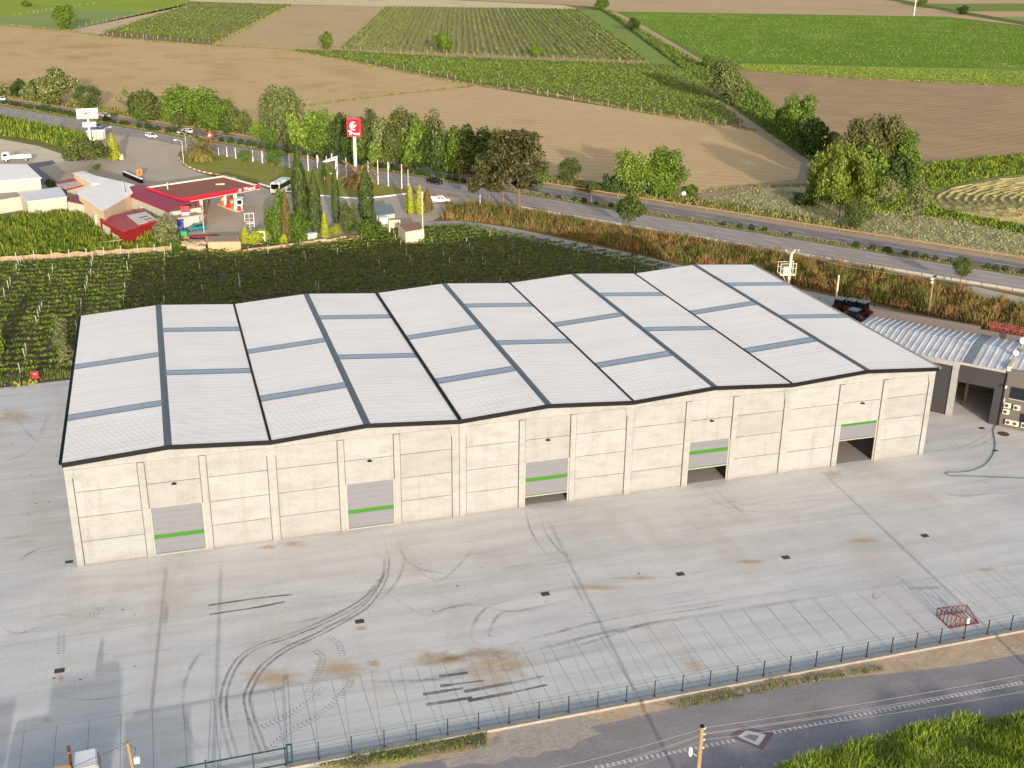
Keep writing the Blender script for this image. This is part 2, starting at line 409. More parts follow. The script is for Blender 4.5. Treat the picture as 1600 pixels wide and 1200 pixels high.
# ================================================================== FIELDS
ROADROT = math.radians(20)
PL = dict(scale=.06, fine=.9)
sheet('ploughed_field', [(-900,0),(-300,36),(0,38),(100,46),(160,57),(330,71),(441,76),(560,98),(720,129),(745,134),(470,166),(470,232),(400,222),(0,168),(-300,110),(-900,70)], field('plough_brown', [(166,134,94),(198,164,116),(208,174,126),(182,148,104)], .10, 7, math.radians(38), .55, .6, bumpd=.4, rows=(4.5, math.radians(42), .55)), .02)
sheet('pale_field', [(745,134),(800,143),(1000,175),(1180,204),(1262,252),(1250,290),(1180,292),(1090,302),(1010,320),(600,248),(470,232),(470,166)], field('plough_tan', [(184,154,112),(204,172,128),(196,164,120),(212,182,138)], .09, 6, math.radians(38), .6, .45, bumpd=.3, rows=(5.0, math.radians(36), .4)), .024)
sheet('light_field', [(336,70),(455,8),(602,10),(530,78),(500,79),(441,76)], field('stubble_tan', [(176,150,108),(190,164,120),(170,146,106)], .06, 4, .6, .5, .4), .03)
sheet('vineyard_soil', [(441,76),(500,79),(690,88),(1030,101),(1080,106),(1120,150),(1180,204),(1100,190),(1000,174),(850,145),(740,132),(560,97)], field('vine_soil', [(112,98,66),(136,118,82),(120,112,66)], .1, 1, 0, .8), .034)
sheet('striped_vineyard_soil', [(528,78),(601,11),(905,15),(1016,98),(690,89)], field('vine_soil_tan', [(158,136,98),(172,150,110),(146,130,90)], .06, 1, 0, .6), .04)
sheet('left_vineyard_soil', [(153,53),(300,4),(460,6),(333,68)], field('vine_soil', []), .03)
sheet('trellis_strip', [(104,48),(292,9),(302,4),(155,54)], field('trellis_pink', [(186,158,128),(204,180,148),(170,142,112)], .3, 6, math.radians(62), 1.2, .5), .036)
sheet('green_crop_field', [(-900,-28),(0,-6),(290,-2),(300,3),(104,48),(0,40),(-300,38),(-900,4)], field('crop_bright', [(132,146,40),(146,158,50),(120,138,40)], .03, 5, .5, .3, .3), .026)
sheet('teal_crop_field', [(-300,22),(20,26),(110,15),(222,19),(160,36),(104,46),(0,39),(-300,36)], field('crop_teal', [(140,152,90),(128,142,76),(150,160,96)], .05, 4, .5, .4, .25), .032)
sheet('windrow_field', [(296,2),(300,-4),(640,-3),(880,8),(906,14),(600,10),(455,7)], field('windrow', [(196,172,130),(214,196,158),(176,152,112)], .12, 9, math.radians(70), .4, .6), .036)
sheet('far_tan_field', [(-900,-60),(300,-8),(640,-4),(880,7),(930,11),(962,18),(1480,26),(1600,40),(2600,120),(2600,-80),(800,-100),(-900,-100)], field('far_tan', [(176,150,112),(190,162,124),(168,142,108)], .02, 6, .3, .2, .35), .02)
sheet('clover_strip', [(906,15),(937,16),(962,26),(1062,104),(1014,98)], field('clover', [(116,136,62),(130,146,70),(106,126,56)], .08, 3, 1.0, .6, .3), .044)
sheet('ditch_bank', [(932,12),(950,17),(1104,104),(1104,108),(1060,104)], field('ditch_green', [(84,98,38),(100,112,48),(74,88,36)], .2, 1, 0, 1, .5), .048)
sheet('field_track', [(950,17),(964,19),(1010,42),(1104,98),(1100,104),(1040,72)], field('track_pink', [(170,144,112),(186,160,130),(150,130,96)], .2, 1, 0, 1, .4), .05)
sheet('green_field', [(964,18),(1480,26),(1600,42),(2300,112),(2300,160),(1600,109),(1330,104),(1108,97),(1010,42)], field('vine_green', [(84,116,28),(104,134,36),(94,124,32),(124,142,58)], .05, 8, math.radians(-22), .5, .45), .03)
sheet('mustard_strip', [(1106,97),(1330,103),(1600,108),(2300,158),(2300,200),(1600,135),(1330,122),(1165,111),(1120,106)], field('mustard', [(112,130,56),(128,142,58),(146,150,52),(108,126,54)], .08, 7, math.radians(-20), .6, .4), .04)
sheet('right_field', [(1150,108),(1330,122),(1600,135),(2300,200),(2300,215),(1600,243),(1440,258),(1400,262),(1330,250),(1240,196)], field('plough_grey', [(164,136,104),(180,150,114),(158,130,100),(174,146,112)], .10, 6, math.radians(-15), .7, .5, bumpd=.3, rows=(4.5, math.radians(-20), .45)), .028)
sheet('far_green_strip', [(1400,4),(1480,6),(1640,5),(1640,17),(1520,18),(1440,12)], field('far_green', [(126,134,62),(116,126,56)], .05, 4, 0, .4), .03)
sheet('far_teal_strip', [(1540,26),(1700,26),(1700,36),(1600,37)], field('far_green2', [(142,150,84),(132,142,76)], .05, 4, 0, .4), .031)
sheet('ditch_line', [(1366,-2),(1400,2),(1500,22),(1610,41),(1700,58),(1700,50),(1600,34),(1490,15),(1410,0),(1376,-4)], field('ditch_green', []), .05)
GREEN = field('verge_green', [(96,118,40),(124,140,52),(84,106,38),(140,148,58)], .25, 2, .4, 1.2, .5)
sheet('meadow', [(1395,262),(1440,257),(1600,242),(1900,225),(2000,300),(2000,460),(1600,402),(1330,358),(1260,330),(1290,280)], GREEN, .036)
sheet('far_verge', [(-300,112),(0,150),(160,168),(400,205),(600,235),(730,262),(860,285),(1012,312),(1090,318),(1060,326),(900,302),(700,266),(400,222),(0,160),(-300,122)], field('verge_dry', [(128,124,62),(146,132,82),(108,114,52)], .3, 2, .5, 1.4, .5), .05)
sheet('mown_field', [(1452,312),(1462,299),(1500,288),(1560,277),(1640,268),(1900,246),(1900,395),(1640,362),(1560,348),(1500,336),(1465,324)], field('hay_mown', [(132,122,80),(152,142,96),(118,110,70)], .5, 1, .2, 1.4, .4), .052)
sheet('gravel_flat', [(1086,312),(1110,300),(1180,290),(1258,287),(1262,300),(1300,318),(1400,330),(1500,345),(1640,375),(1900,430),(1900,452),(1600,402),(1400,372),(1200,341),(1090,322)], field('gravel_green', [(170,152,116),(190,168,130),(160,150,106),(200,180,146),(146,144,92)], .25, 2, .5, 1.6, .55, bumpd=.2), .046)
sheet('dirt_track', [(1040,106),(1062,105),(1100,140),(1190,200),(1275,258),(1262,290),(1180,296),(1120,308),(1108,318),(1085,316),(1090,304),(1130,290),(1180,287),(1246,280),(1252,254),(1182,208),(1120,172),(1060,122)], field('track_soil', [(150,128,100),(168,146,118),(140,122,92)], .3, 1, 0, 1.5, .4), .056)
sheet('track_grass_bank', [(1110,112),(1150,108),(1240,196),(1290,262),(1330,300),(1290,318),(1262,296),(1275,258),(1190,200),(1120,146)], field('ditch_green', []), .05)
# mown swathes curving round the hay field: low ridges of cut grass
mb = MB()
C0 = G(1720, 318)
edge = [G(x,y) for x,y in ((1900,262),(1640,273),(1560,282),(1500,292),(1466,303),(1460,312),(1472,322),(1505,333),(1560,344),(1640,356),(1900,388))]
for k in range(15):
    f = 1-.055*k-.01; pts = []
    for i in range(len(edge)-1):
        for t in (0,.25,.5,.75):
            P = edge[i].lerp(edge[i+1], t); P = C0.lerp(P, f); pts.append(Vector((P.x+random.uniform(-.4,.4), P.y+random.uniform(-.4,.4), .06)))
    for i in range(len(pts)-1):
        d = (pts[i+1]-pts[i]).normalized(); s = Vector((-d.y,d.x,0))*.65; h = Vector((0,0,random.uniform(.2,.42)))
        mb.add([pts[i]-s, pts[i+1]-s, pts[i+1]+h, pts[i]+h, pts[i]+s, pts[i+1]+s], [(0,1,2,3),(3,2,5,4)])
o = struct('hay_swathes', mb, field('hay_swath', [(144,134,86),(164,154,104),(126,118,74)], .6, 1, 0, 2, .5))
# ---- near vineyard, station ground, service track
sheet('near_vineyard_soil', [(-400,470),(-60,411),(0,408),(265,393),(375,393),(580,371),(655,356),(720,351),(850,379),(1000,411),(1060,428),(1240,470),(900,480),(200,560),(112,594),(0,606),(-400,640)], field('vine_soil_dark', [(96,82,64),(114,96,74),(84,74,60)], .3, 1, 0, 1.6, .5), .022)
sheet('service_track', [(640,349),(662,347),(720,344),(800,356),(860,369),(1000,399),(1060,414),(1200,441),(1300,463),(1400,486),(1600,533),(1800,580),(1800,620),(1600,558),(1500,530),(1345,492),(1300,482),(1200,459),(1060,428),(1000,411),(850,379),(720,352),(660,353)], field('track_grey', [(158,152,148),(172,165,158),(148,142,138)], .3, 1, 0, 2, .35), .04)
sheet('reed_bank', [(690,345),(700,322),(800,331),(1000,366),(1200,398),(1400,434),(1600,478),(1800,520),(1800,580),(1600,530),(1400,484),(1200,440),(1060,413),(860,368),(760,352)], field('reed_soil', [(108,88,58),(128,104,68),(92,84,48)], .3, 1, 0, 1.5, .5), .03)
sheet('gravel_layby', [(1486,452),(1520,447),(1640,474),(1800,505),(1800,530),(1600,480),(1550,470)], field('gravel_pale', [(176,166,150),(188,178,162),(164,154,138)], .5, 1, 0, 2, .4), .07)
sheet('forecourt', [(150,207),(250,221),(285,229),(277,246),(286,259),(306,268),(350,281),(405,290),(430,300),(500,307),(535,310),(562,311),(585,309),(640,304),(655,300),(735,312),(706,328),(676,345),(640,352),(600,362),(560,370),(300,388),(240,370),(150,330),(60,262),(100,252),(150,250),(166,232)], field('forecourt_asphalt', [(168,153,136),(188,172,152),(178,163,145)], .12, 1, 0, 1.4, .3), .108)
sheet('dirt_yard', [(-300,235),(0,217),(60,228),(104,243),(128,256),(112,280),(90,300),(0,320),(-300,360)], field('dirt_pale', [(196,180,154),(210,196,170),(182,166,142)], .2, 1, 0, 1.4, .4), .034)
sheet('tarmac_lane', [(40,257),(82,250),(108,274),(96,292),(62,288)], asphalt('asphalt_dark', (116,112,116), 8), .045)
LAWNP = [(279,244),(290,236),(342,242),(400,253),(480,266),(560,281),(640,297),(640,302),(612,305),(582,308),(562,309.5),(535,308),(500,305),(440,297),(404,286),(370,279),(342,273),(316,266),(290,258)]
sheet('lawn', LAWNP, field('lawn_grass', [(128,130,58),(148,144,68),(114,120,52)], .15, 1, 0, 1.5, .4), .16)
sheet('grass_verge', [(-300,135),(0,182),(125,207),(150,220),(132,232),(108,236),(60,222),(0,214),(-300,180)], GREEN, .06)
sheet('station_grass', [(-300,380),(0,342),(60,332),(145,325),(180,350),(215,370),(275,362),(300,388),(262,392),(0,407),(-300,440)], GREEN, .05)
# kerbs of the lawn
def kerb(name, pts, w, h, mats, n, z=.1):
    L = [G(x,y,z) for x,y in pts]; seg = []
    for a, b in zip(L, L[1:]):
        for k in range(n): seg.append((a.lerp(b,k/n), a.lerp(b,(k+1)/n)))
    for i, m in enumerate(mats):
        mb = MB()
        for j, (a, b) in enumerate(seg):
            if j % len(mats) == i:
                c = (a+b)/2; mb.bar(a+(c-a)*.04+Vector((0,0,h/2)), b+(c-b)*.04+Vector((0,0,h/2)), w, h)
        struct(name, mb, m)
kerb('lawn_kerb', [(278,245),(284,254),(292,260),(306,266),(322,270),(342,274),(369,279.5)], .35, .28, [paint('kerb_orange',(206,120,52)), WHITE()], 4)
kerb('lawn_kerb', [(404,287),(440,298),(500,306),(535,309),(562,310.5),(584,309),(612,306),(637,303)], .5, .24, [WHITE()], 2)
# stone edging of the highway, near side
mb = MB()
u = -60
while u < 150:
    a, b = HP('nearnear', u, -1.6, .1), HP('nearnear', u+2.6, -1.6, .1); mb.bar(a+Vector((0,0,.22)), b+Vector((0,0,.22)), .5, .5); u += 2.75
o = link('stone_kerb_wall', mb.mesh('stone_kerb_wall', paint('kerb_stone',(166,160,150),.85,var=.2)))
tag(o, 'low wall of pale concrete kerb blocks along the near edge of the highway', 'kerb wall')
# ================================================================== WAREHOUSES
def precast():
    m, b = base('precast_concrete', .8, 0, .2); N, L = nodes(m)
    v = mapped(m); a = noise(m, mapped(m, .7, 1, 1.6), .55, 6, .65); s = noise(m, mapped(m, 1, 1, .07), 1.1, 6, .7); f = noise(m, v, 4, 5, .7); h = noise(m, mapped(m, .25, 1, 1.2), 1.4, 6, .7)
    g = N.new('ShaderNodeNewGeometry')
    c = ramp(m, g.outputs['Random Per Island'], [(0, lin((130,133,137))), (.25, lin((136,139,143))), (.7, lin((139,142,146))), (1, lin((143,146,150)))])
    c = mix(m, ramp(m, a, [(.45, (0,0,0,1)), (.72, (.62,.62,.62,1))]), c, lin((109,113,114)))
    c = mix(m, ramp(m, h, [(.5, (0,0,0,1)), (.78, (.5,.5,.5,1))]), c, lin((139,143,147)))
    c = mix(m, ramp(m, s, [(.52, (0,0,0,1)), (.75, (.55,.55,.55,1))]), c, lin((114,110,104)))
    sp = N.new('ShaderNodeSeparateXYZ'); tc = N.new('ShaderNodeTexCoord'); L.new(tc.outputs['Object'], sp.inputs[0])
    foot = ramp(m, sp.outputs[2], [(0, (.8,.8,.8,1)), (.9, (0,0,0,1))]); sm = N.new('ShaderNodeMath'); sm.operation = 'MULTIPLY'; L.new(foot, sm.inputs[0]); L.new(ramp(m, f, [(.4, (0,0,0,1)), (.6, (1,1,1,1))]), sm.inputs[1])
    c = mix(m, sm.outputs[0], c, lin((112,102,88)))
    c = mix(m, .16, c, ramp(m, f, [(.3, lin((100,102,102))), (.7, lin((172,174,172)))]))
    L.new(c, b.inputs['Base Color']); bump(m, b, f, .15, .02); return m
PRE = precast()
def roofmat():
    m, b = base('roof_sheet', .55, 0, .35); N, L = nodes(m)
    v = mapped(m); a = noise(m, v, .12, 4, .6); s = noise(m, mapped(m, .12, 1.5, 1), .8, 5, .6)
    w = N.new('ShaderNodeTexWave'); w.wave_type = 'BANDS'; w.bands_direction = 'Y'; w.inputs['Scale'].default_value = 1.0; L.new(mapped(m), w.inputs['Vector'])
    c = ramp(m, a, [(.3, lin((230,221,218))), (.7, lin((242,234,229)))])
    c = mix(m, ramp(m, s, [(.48, (0,0,0,1)), (.75, (.4,.4,.4,1))]), c, lin((200,192,184)))
    tc = N.new('ShaderNodeTexCoord'); sp = N.new('ShaderNodeSeparateXYZ'); L.new(tc.outputs['Object'], sp.inputs[0])
    pp = N.new('ShaderNodeMath'); pp.operation = 'PINGPONG'; L.new(sp.outputs[1], pp.inputs[0]); pp.inputs[1].default_value = .5
    lt = N.new('ShaderNodeMath'); lt.operation = 'LESS_THAN'; L.new(pp.outputs[0], lt.inputs[0]); lt.inputs[1].default_value = .05
    j = N.new('ShaderNodeMath'); j.operation = 'MULTIPLY'; L.new(lt.outputs[0], j.inputs[0]); j.inputs[1].default_value = .5
    c = mix(m, j.outputs[0], c, lin((176,172,172)))
    c = mix(m, .22, c, ramp(m, w.outputs['Fac'], [(.2, lin((196,190,190))), (.7, lin((250,244,240)))]))  # rib shading put into the colour: troughs darker, crests lighter
    L.new(c, b.inputs['Base Color']); bump(m, b, w.outputs['Fac'], .5, .05); return m
ROOF = roofmat()
TRIM = paint('black_trim', (13,14,17), .6, var=.1, spec=.2); CAP = paint('ridge_flashing', (74,77,84), .45, var=.1); STRIP = paint('skylight_sheet', (144,154,168), .4, var=.1, scale=1.0)
STRIPF = paint('skylight_edge', (106,112,120), .4, var=.1)
DOORM = paint('door_panel_grey', (104,107,117), .5, var=.05, scale=1.5); GRN = paint('door_green', (42,104,20), .5, var=.05); ALU = paint('aluminium_rail', (166,162,154), .45, var=.08)
HE, RISE, DEP = 11.36, .70, 46.6
def zr(x):            # underside of roof edge above x
    q = x % 20.0; return HE+RISE*(1-abs(q-10)/10)
def zr1(x, i): return HE+RISE*(1-abs(x-(20*i+10))/10)
def warehouse(bays, label, doors):
    x0, x1 = bays[0]*20.0+(.03 if bays[0] else 0), (bays[-1]+1)*20.0-(.03 if bays[-1] == 1 else 0)
    t = thing('warehouse', label, 'warehouse')
    # solid walls: rear and sides; interior floor
    mb = MB(); mb.box(x0+.05, .25, 0, x0+.25, DEP, 11.2); part('wall', mb, PRE, t)
    mb = MB(); mb.box(x1-.25, .25, 0, x1-.05, DEP, 11.2); part('wall', mb, PRE, t)
    mb = MB()
    for i in bays:
        a, c = max(20*i, x0+.06), min(20*i+20, x1-.06)
        mb.prism_y([(a,0),(c,0),(c,zr1(c,i)-.02),(20*i+10,zr1(20*i+10,i)-.02),(a,zr1(a,i)-.02)], DEP-.2, DEP)
    part('wall', mb, PRE, t)
    mb = MB(); mb.box(x0+.26, .3, .02, x1-.26, DEP-.21, .06); part('floor', mb, paint('warehouse_floor', (150,146,142), .7, var=.1, scale=.8), t)
    # facade panels with open joints
    mb = MB()
    for i in bays:
        X = 20*i
        for a, c, rows in ((X+(.75 if i == 0 else .84 if i == 2 else .49), X+6.79, 4), (X+13.55, X+(19.25 if i == 4 else 19.16 if i == 1 else 19.51), 4), (X+7.57, X+12.77, 0)):
            H = [.06, 2.73, 5.5, 8.29, 10.82]
            if rows:
                for r in range(4): mb.box(a, .0, H[r]+.028, c, .2, H[r+1]-.028)
            else:
                mb.box(a, .0, 5.52, c, .2, 8.262); mb.box(a, .0, 8.318, c, .2, 10.80)
    part('wall', mb, PRE, t)
    mb = MB(); mb.box(x0+.06, .205, .0, x0+.3, .24, 10.9)
    for i in bays:
        X = 20*i; a, c = max(X+.2, x0+.3), min(X+19.8, x1-.3)
        mb.box(a, .205, .0, X+7.0, .24, 10.9); mb.box(X+13.3, .205, 0, c, .24, 10.9); mb.box(X+7.0, .205, 5.6, X+13.3, .24, 10.9)
    part('joint_filler', mb, paint('joint_dark', (96,91,84), .9), t)
    # columns with corbelled heads
    def column(xc, half, sides):
        z1, z2 = 9.9, 10.55
        a, c = xc-half, xc+half
        o = []
        L_ = -1 in sides; R_ = 1 in sides
        pts = [(a,0),(c,0)]
        if R_: pts += [(c,z1),(c+.18,z1+.2),(c+.18,z2),(c+.32,z2+.12)]
        pts += [(c+(.32 if R_ else 0), 10.84), (a-(.32 if L_ else 0), 10.84)]
        if L_: pts += [(a-.32,z2+.12),(a-.18,z2),(a-.18,z1+.2),(a,z1)]
        m2 = MB(); m2.prism_y(pts, -.12, .19)
        # stub between the gable beams
        m2.box(max(a, x0), -.12, 10.842, min(c, x1), .19, 11.3)
        part('column', m2, PRE, t)
    for i in bays:
        X = 20*i
        if i == bays[0]:
            column(X+.34 if i == 0 else X+.40, .34 if i == 0 else .37, (1,))
        if i == bays[-1]: column(X+19.66 if i == 4 else X+19.6, .34 if i == 4 else .37, (-1,))
        else: column(X+20, .42, (-1, 1))
        for a in (X+6.86, X+12.84):
            m2 = MB(); m2.box(a, -.13, 0, a+.64, .19, 10.79); m2.box(a-.03, -.16, 0, a+.67, -.1, .12); part('column', m2, PRE, t)
        a, c = X+.36, X+19.64
        m2 = MB(); m2.prism_y([(a,10.85),(c,10.85),(c,zr1(c,i)-.01),(X+10,zr1(X+10,i)-.01),(a,zr1(a,i)-.01)], -.08, .195); part('gable_beam', m2, PRE, t)
        # roof: two slopes, sheeted between translucent strips
        oh = .5; ye = DEP+.35; th = .12
        for sgn, bands in ((-1, (11.0, 26.8)), (1, (20.2, 36.0))):
            xa = X+10.0; xb = X if sgn < 0 else X+20
            if xb == 40: xb += -.22 if bays[-1] == 1 else .22
            za, zb = HE+RISE+.46, HE+.46+ (RISE*.022 if xb in (39.78, 40.22) else 0)
            ys = [-oh, bands[0]-.85, bands[0]+.85, bands[1]-.85, bands[1]+.85, ye]
            mr = MB()
            for k in (0, 2, 4):
                mr.slab([(xa,ys[k],za),(xb,ys[k],zb),(xb,ys[k+1],zb),(xa,ys[k+1],za)], th)
            part('roof', mr, ROOF, t)
            for k in (1, 3):
                ms = MB(); d = .03
                ms.slab([(xa,ys[k]+.26,za+.012),(xb,ys[k]+.26,zb+.012),(xb,ys[k+1]-.26,zb+.012),(xa,ys[k+1]-.26,za+.012)], th)
                st = part('skylight_strip', ms, STRIP, t)
                me = MB()
                for y0, y1 in ((ys[k], ys[k]+.26), (ys[k+1]-.26, ys[k+1])):
                    me.slab([(xa,y0,za+.035),(xb,y0,zb+.035),(xb,y1,zb+.035),(xa,y1,za+.035)], th)
                part('edge_flashing', me, STRIPF, st)
        zc = HE+RISE+.46
        mc = MB(); mc.add([(X+9.62,-oh-.01,zc-.012),(X+10,-oh-.01,zc+.06),(X+10.38,-oh-.01,zc-.012),(X+9.62,ye+.01,zc-.012),(X+10,ye+.01,zc+.06),(X+10.38,ye+.01,zc-.012)], [(0,1,4,3),(1,2,5,4)])
        part('ridge_cap', mc, CAP, t)
        # black gable trim, front and rear
        for y0, y1 in ((-oh-.09, -oh-.003), (ye+.003, ye+.08)):
            mt = MB(); mt.prism_y([(X-.06 if i==0 else X,HE+.02),(X+10,HE+RISE+.02),(X+20.06 if i==4 else X+20,HE+.02),(X+20.06 if i==4 else X+20,HE+.5),(X+10,HE+RISE+.5),(X-.06 if i==0 else X,HE+.5)], y0, y1); part('roof_trim', mt, TRIM, t)
        if i != bays[-1]:
            mg = MB(); mg.slab([(X+19.86,-oh,HE+.52),(X+20.14,-oh,HE+.52),(X+20.14,ye,HE+.52),(X+19.86,ye,HE+.52)], .1); part('valley_gutter', mg, TRIM, t)
        # sectional door
        op = doors[i]
        d0, d1 = X+7.66, X+12.68
        md = MB(); h = 5.52-op; n = max(1, round(h/.6))
        for k in range(n): md.box(d0, .07, op+h*k/n+.006, d1, .13, op+h*(k+1)/n-.006)
        D = part('sectional_door', md, DOORM, t, 'grey sectional door with a green stripe, '+('shut' if op < .2 else 'partly raised'))
        ms = MB(); zt = min(op+2.36, 5.5); ms.box(d0, .055, op+1.9, d1, .068, zt); part('stripe', ms, GRN, D)
        ms = MB(); ms.box(d0, .05, op+.17, d1, .068, op+.24); part('stripe', ms, GRN, D)
        ms = MB(); ms.box(d0, .045, op-.02, d1, .14, op+.05); part('bottom_seal', ms, ALU, D)
        for a in (X+7.51, d1+.01):
            ms = MB(); ms.box(a, .03, 0, a+.15, .16, 5.5); part('guide_rail', ms, ALU, t)
            ms = MB(); ms.box(a+.06, .022, 0, a+.08, .029, 5.45); part('rail_slot', ms, paint('joint_dark', (70,66,60)), t)
        ml = MB(); ml.box(X+9.95, -.30, 8.02, X+10.42, -.02, 8.12); ml.box(X+10.1, -.05, 7.98, X+10.25, -.005, 8.2); part('wall_lamp', ml, TRIM, t)
    # side trims and gutters
    for xs, on in ((x0, bays[0] == 0), (x1, bays[-1] == 4)):
        mt = MB()
        if on:
            s = -1 if xs < 50 else 1
            mt.box(min(xs, xs+s*.3), -.5, HE+.30, max(xs, xs+s*.3), DEP+.35, HE+.40); mt.box(min(xs+s*.26, xs+s*.31), -.5, HE+.401, max(xs+s*.26, xs+s*.31), DEP+.35, HE+.56)
            part('gutter', mt, TRIM if s < 0 else ALU, t)
        else:
            s = 1 if xs > 39.9 and bays[0] != 0 else -1
            a = xs+s*.0
            mt.box(min(a, a+s*.16), -.5, HE+.38, max(a, a+s*.16), DEP+.35, HE+.62); part('parapet_cap', mt, TRIM, t)
    return t
wa = warehouse([0, 1], 'white roofed concrete warehouse of two gables with both doors shut', {0: .05, 1: .05})
wb = warehouse([2, 3, 4], 'white roofed concrete warehouse of three gables with all doors raised', {2: 1.2, 3: 2.03, 4: 3.27})
mb = MB(); mb.box(39.80,-.45,HE+.42,40.20,DEP+.3,HE+.47); part('joint_flashing', mb, ALU, wb)
# what shows behind the raised doors
mb = MB(); mb.box(84.5,8.0,.06,90.2,8.2,4.2); part('inner_wall', mb, PRE, wb)
mb = MB(); mb.box(92.85,.6,.06,93.0,7.9,4.2); part('inner_panel', mb, paint('dark_cladding', (50,50,54), .6), wb)
for X in (53.0, 73.0):
    mb = MB(); mb.box(X,.6,.06,X+.15,12,4.6); part('inner_panel', mb, paint('dark_cladding', (50,50,54), .6), wb)
# ================================================================== WORKSHOP beside it (dark grey)
DARK = paint('grey_render', (92,86,84), .85, var=.08, scale=.6); DARKER = paint('dark_cladding', (50,50,54), .6)
e1 = Vector((.655,-.755,0)); e2 = Vector((.755,.655,0)); WO = Vector((110.8,10.0,0)); WANG = math.atan2(-.755,.655)
def corrugated():
    m, b = base('corrugated_metal', .55, .1, .4); N, L = nodes(m)
    v = mapped(m); a = noise(m, v, .5, 4, .6); s = noise(m, mapped(m, 2, .2, 1), .8, 5, .7)
    c = ramp(m, a, [(.3, lin((168,168,174))), (.7, lin((194,192,196)))]); c = mix(m, ramp(m, s, [(.62, (0,0,0,1)), (.8, (.5,.5,.5,1))]), c, lin((150,128,100)))
    L.new(c, b.inputs['Base Color']); return m
CORR = corrugated()
def corr_roof(mb, s0, s1, tpts, pitch=.85, h=.065):
    """ridged sheet along s, following (t, z) profile"""
    n = int((s1-s0)/pitch); pr = []
    for k in range(n):
        a = s0+(s1-s0)*k/n; w = (s1-s0)/n
        pr += [(a,0),(a+w*.62,0),(a+w*.72,h),(a+w*.92,h)]
    pr.append((s1,0))
    for i in range(len(tpts)-1):
        (ta,za),(tb,zb) = tpts[i], tpts[i+1]
        for k in range(len(pr)-1):
            (sa,ha),(sb,hb) = pr[k], pr[k+1]
            mb.add([(sa,ta,za+ha),(sb,ta,za+hb),(sb,tb,zb+hb),(sa,tb,zb+ha)], [(0,1,2,3)])
t = thing('workshop', 'dark grey workshop with ribbed metal roof and open bay beside the long warehouse', 'workshop', WO, WANG)
mr = MB(); corr_roof(mr, -14.4, 1.0, [(-.35,7.95),(6.4,8.8),(12.6,8.1)]); part('roof', mr, CORR, t)
mr = MB(); corr_roof(mr, 2.3, 6.5, [(-.35,7.95),(6.4,8.8),(12.6,8.1)]); part('roof', mr, CORR, t)
mr = MB(); mr.quad((1.0,-.3,8.0),(2.3,-.3,8.0),(2.3,6.4,8.8),(1.0,6.4,8.8)); mr.quad((1.0,6.4,8.8),(2.3,6.4,8.8),(2.3,12.6,8.2),(1.0,12.6,8.2)); part('skylight_strip', mr, STRIPF, t)
mb = MB(); mb.box(-.05,-.18,0,.75,.5,7.2); part('column', mb, PRE, t)
mb = MB(); mb.box(-14.3,-.2,7.2,.8,.3,7.9); part('beam', mb, PRE, t)
mb = MB(); mb.box(.8,-.1,7.55,6.5,.3,7.9); part('beam', mb, paint('gutter_grey', (150,150,152), .5), t)
mb = MB(); mb.box(-14.2,0,.1,-.06,.25,7.2); part('wall', mb, DARKER, t)
mb = MB(); mb.box(.76,0,5.1,6.5,.25,7.55); mb.box(5.5,0,0,6.5,.25,5.1); part('wall', mb, DARKER, t)
mb = MB(); mb.box(-14.4,12.4,0,6.6,12.65,8.9); part('wall', mb, DARK, t)
mb = MB(); mb.box(-14.65,.3,0,-14.4,12.6,8.4); part('wall', mb, DARK, t)
mb = MB(); mb.box(-14.7,12.66,0,.6,12.9,9.3); mb.box(-14.7,12.3,8.91,.6,12.659,9.31); part('parapet', mb, DARK, t)
mb = MB(); mb.box(.0,11.5,.0,6.5,11.7,5.2); part('inner_wall', mb, paint('inner_grey', (110,106,104), .8), t); mb = MB(); mb.box(1.0,6,0,1.4,6.4,5.1); part('inner_column', mb, paint('inner_grey', (110,106,104), .8), t)
t = thing('office_building', 'dark grey rendered office block with a window band and air conditioners on its face', 'building', WO+e1*6.62, WANG)
mb = MB(); mb.box(0,.0,0,18,12.6,7.9); part('wall', mb, DARK, t)
mr = MB(); corr_roof(mr, .5, 18, [(.3,8.0),(6.4,8.7),(12.4,8.1)]); part('roof', mr, CORR, t)
mb = MB(); mb.box(-.05,-.08,7.9,.45,12.7,8.5); part('parapet', mb, paint('coping_beige', (196,184,164), .8), t)
mb = MB(); mb.box(.45,-.08,7.9,18,.2,8.15); part('parapet', mb, DARK, t)
def window(t, x, z, w, h, lab=None, sill=True):
    m = MB(); m.box(x-.06,-.06,z-.06,x+w+.06,-.012,z+h+.06); fr = part('window', m, paint('dark_frame', (56,56,60), .5), t, lab)
    m = MB(); m.box(x,-.075,z,x+w/2-.03,-.065,z+h); m.box(x+w/2+.03,-.075,z,x+w,-.065,z+h); part('pane', m, glass(), fr)
    if sill: m = MB(); m.box(x-.12,-.16,z-.16,x+w+.12,-.02,z-.07); part('sill', m, ALU, fr)
window(t, .9, 4.3, 5.6, 1.5); window(t, 2.6, .9, 3.0, 1.5, None, False)
mb = MB(); mb.tube([(.16,-.15,.2),(.16,-.15,7.6)], .06, 6); part('downpipe', mb, paint('pipe_black', (30,30,32), .5), t)
mb = MB(); mb.box(.25,-.5,5.7,.4,-.02,5.85); mb.box(.25,-.9,5.75,.42,-.5,6.05); part('floodlight', mb, WHITE(), t)
mb = MB(); mb.box(.28,-.12,3.1,.38,-.02,4.1); part('tube_lamp', mb, WHITE(), t)
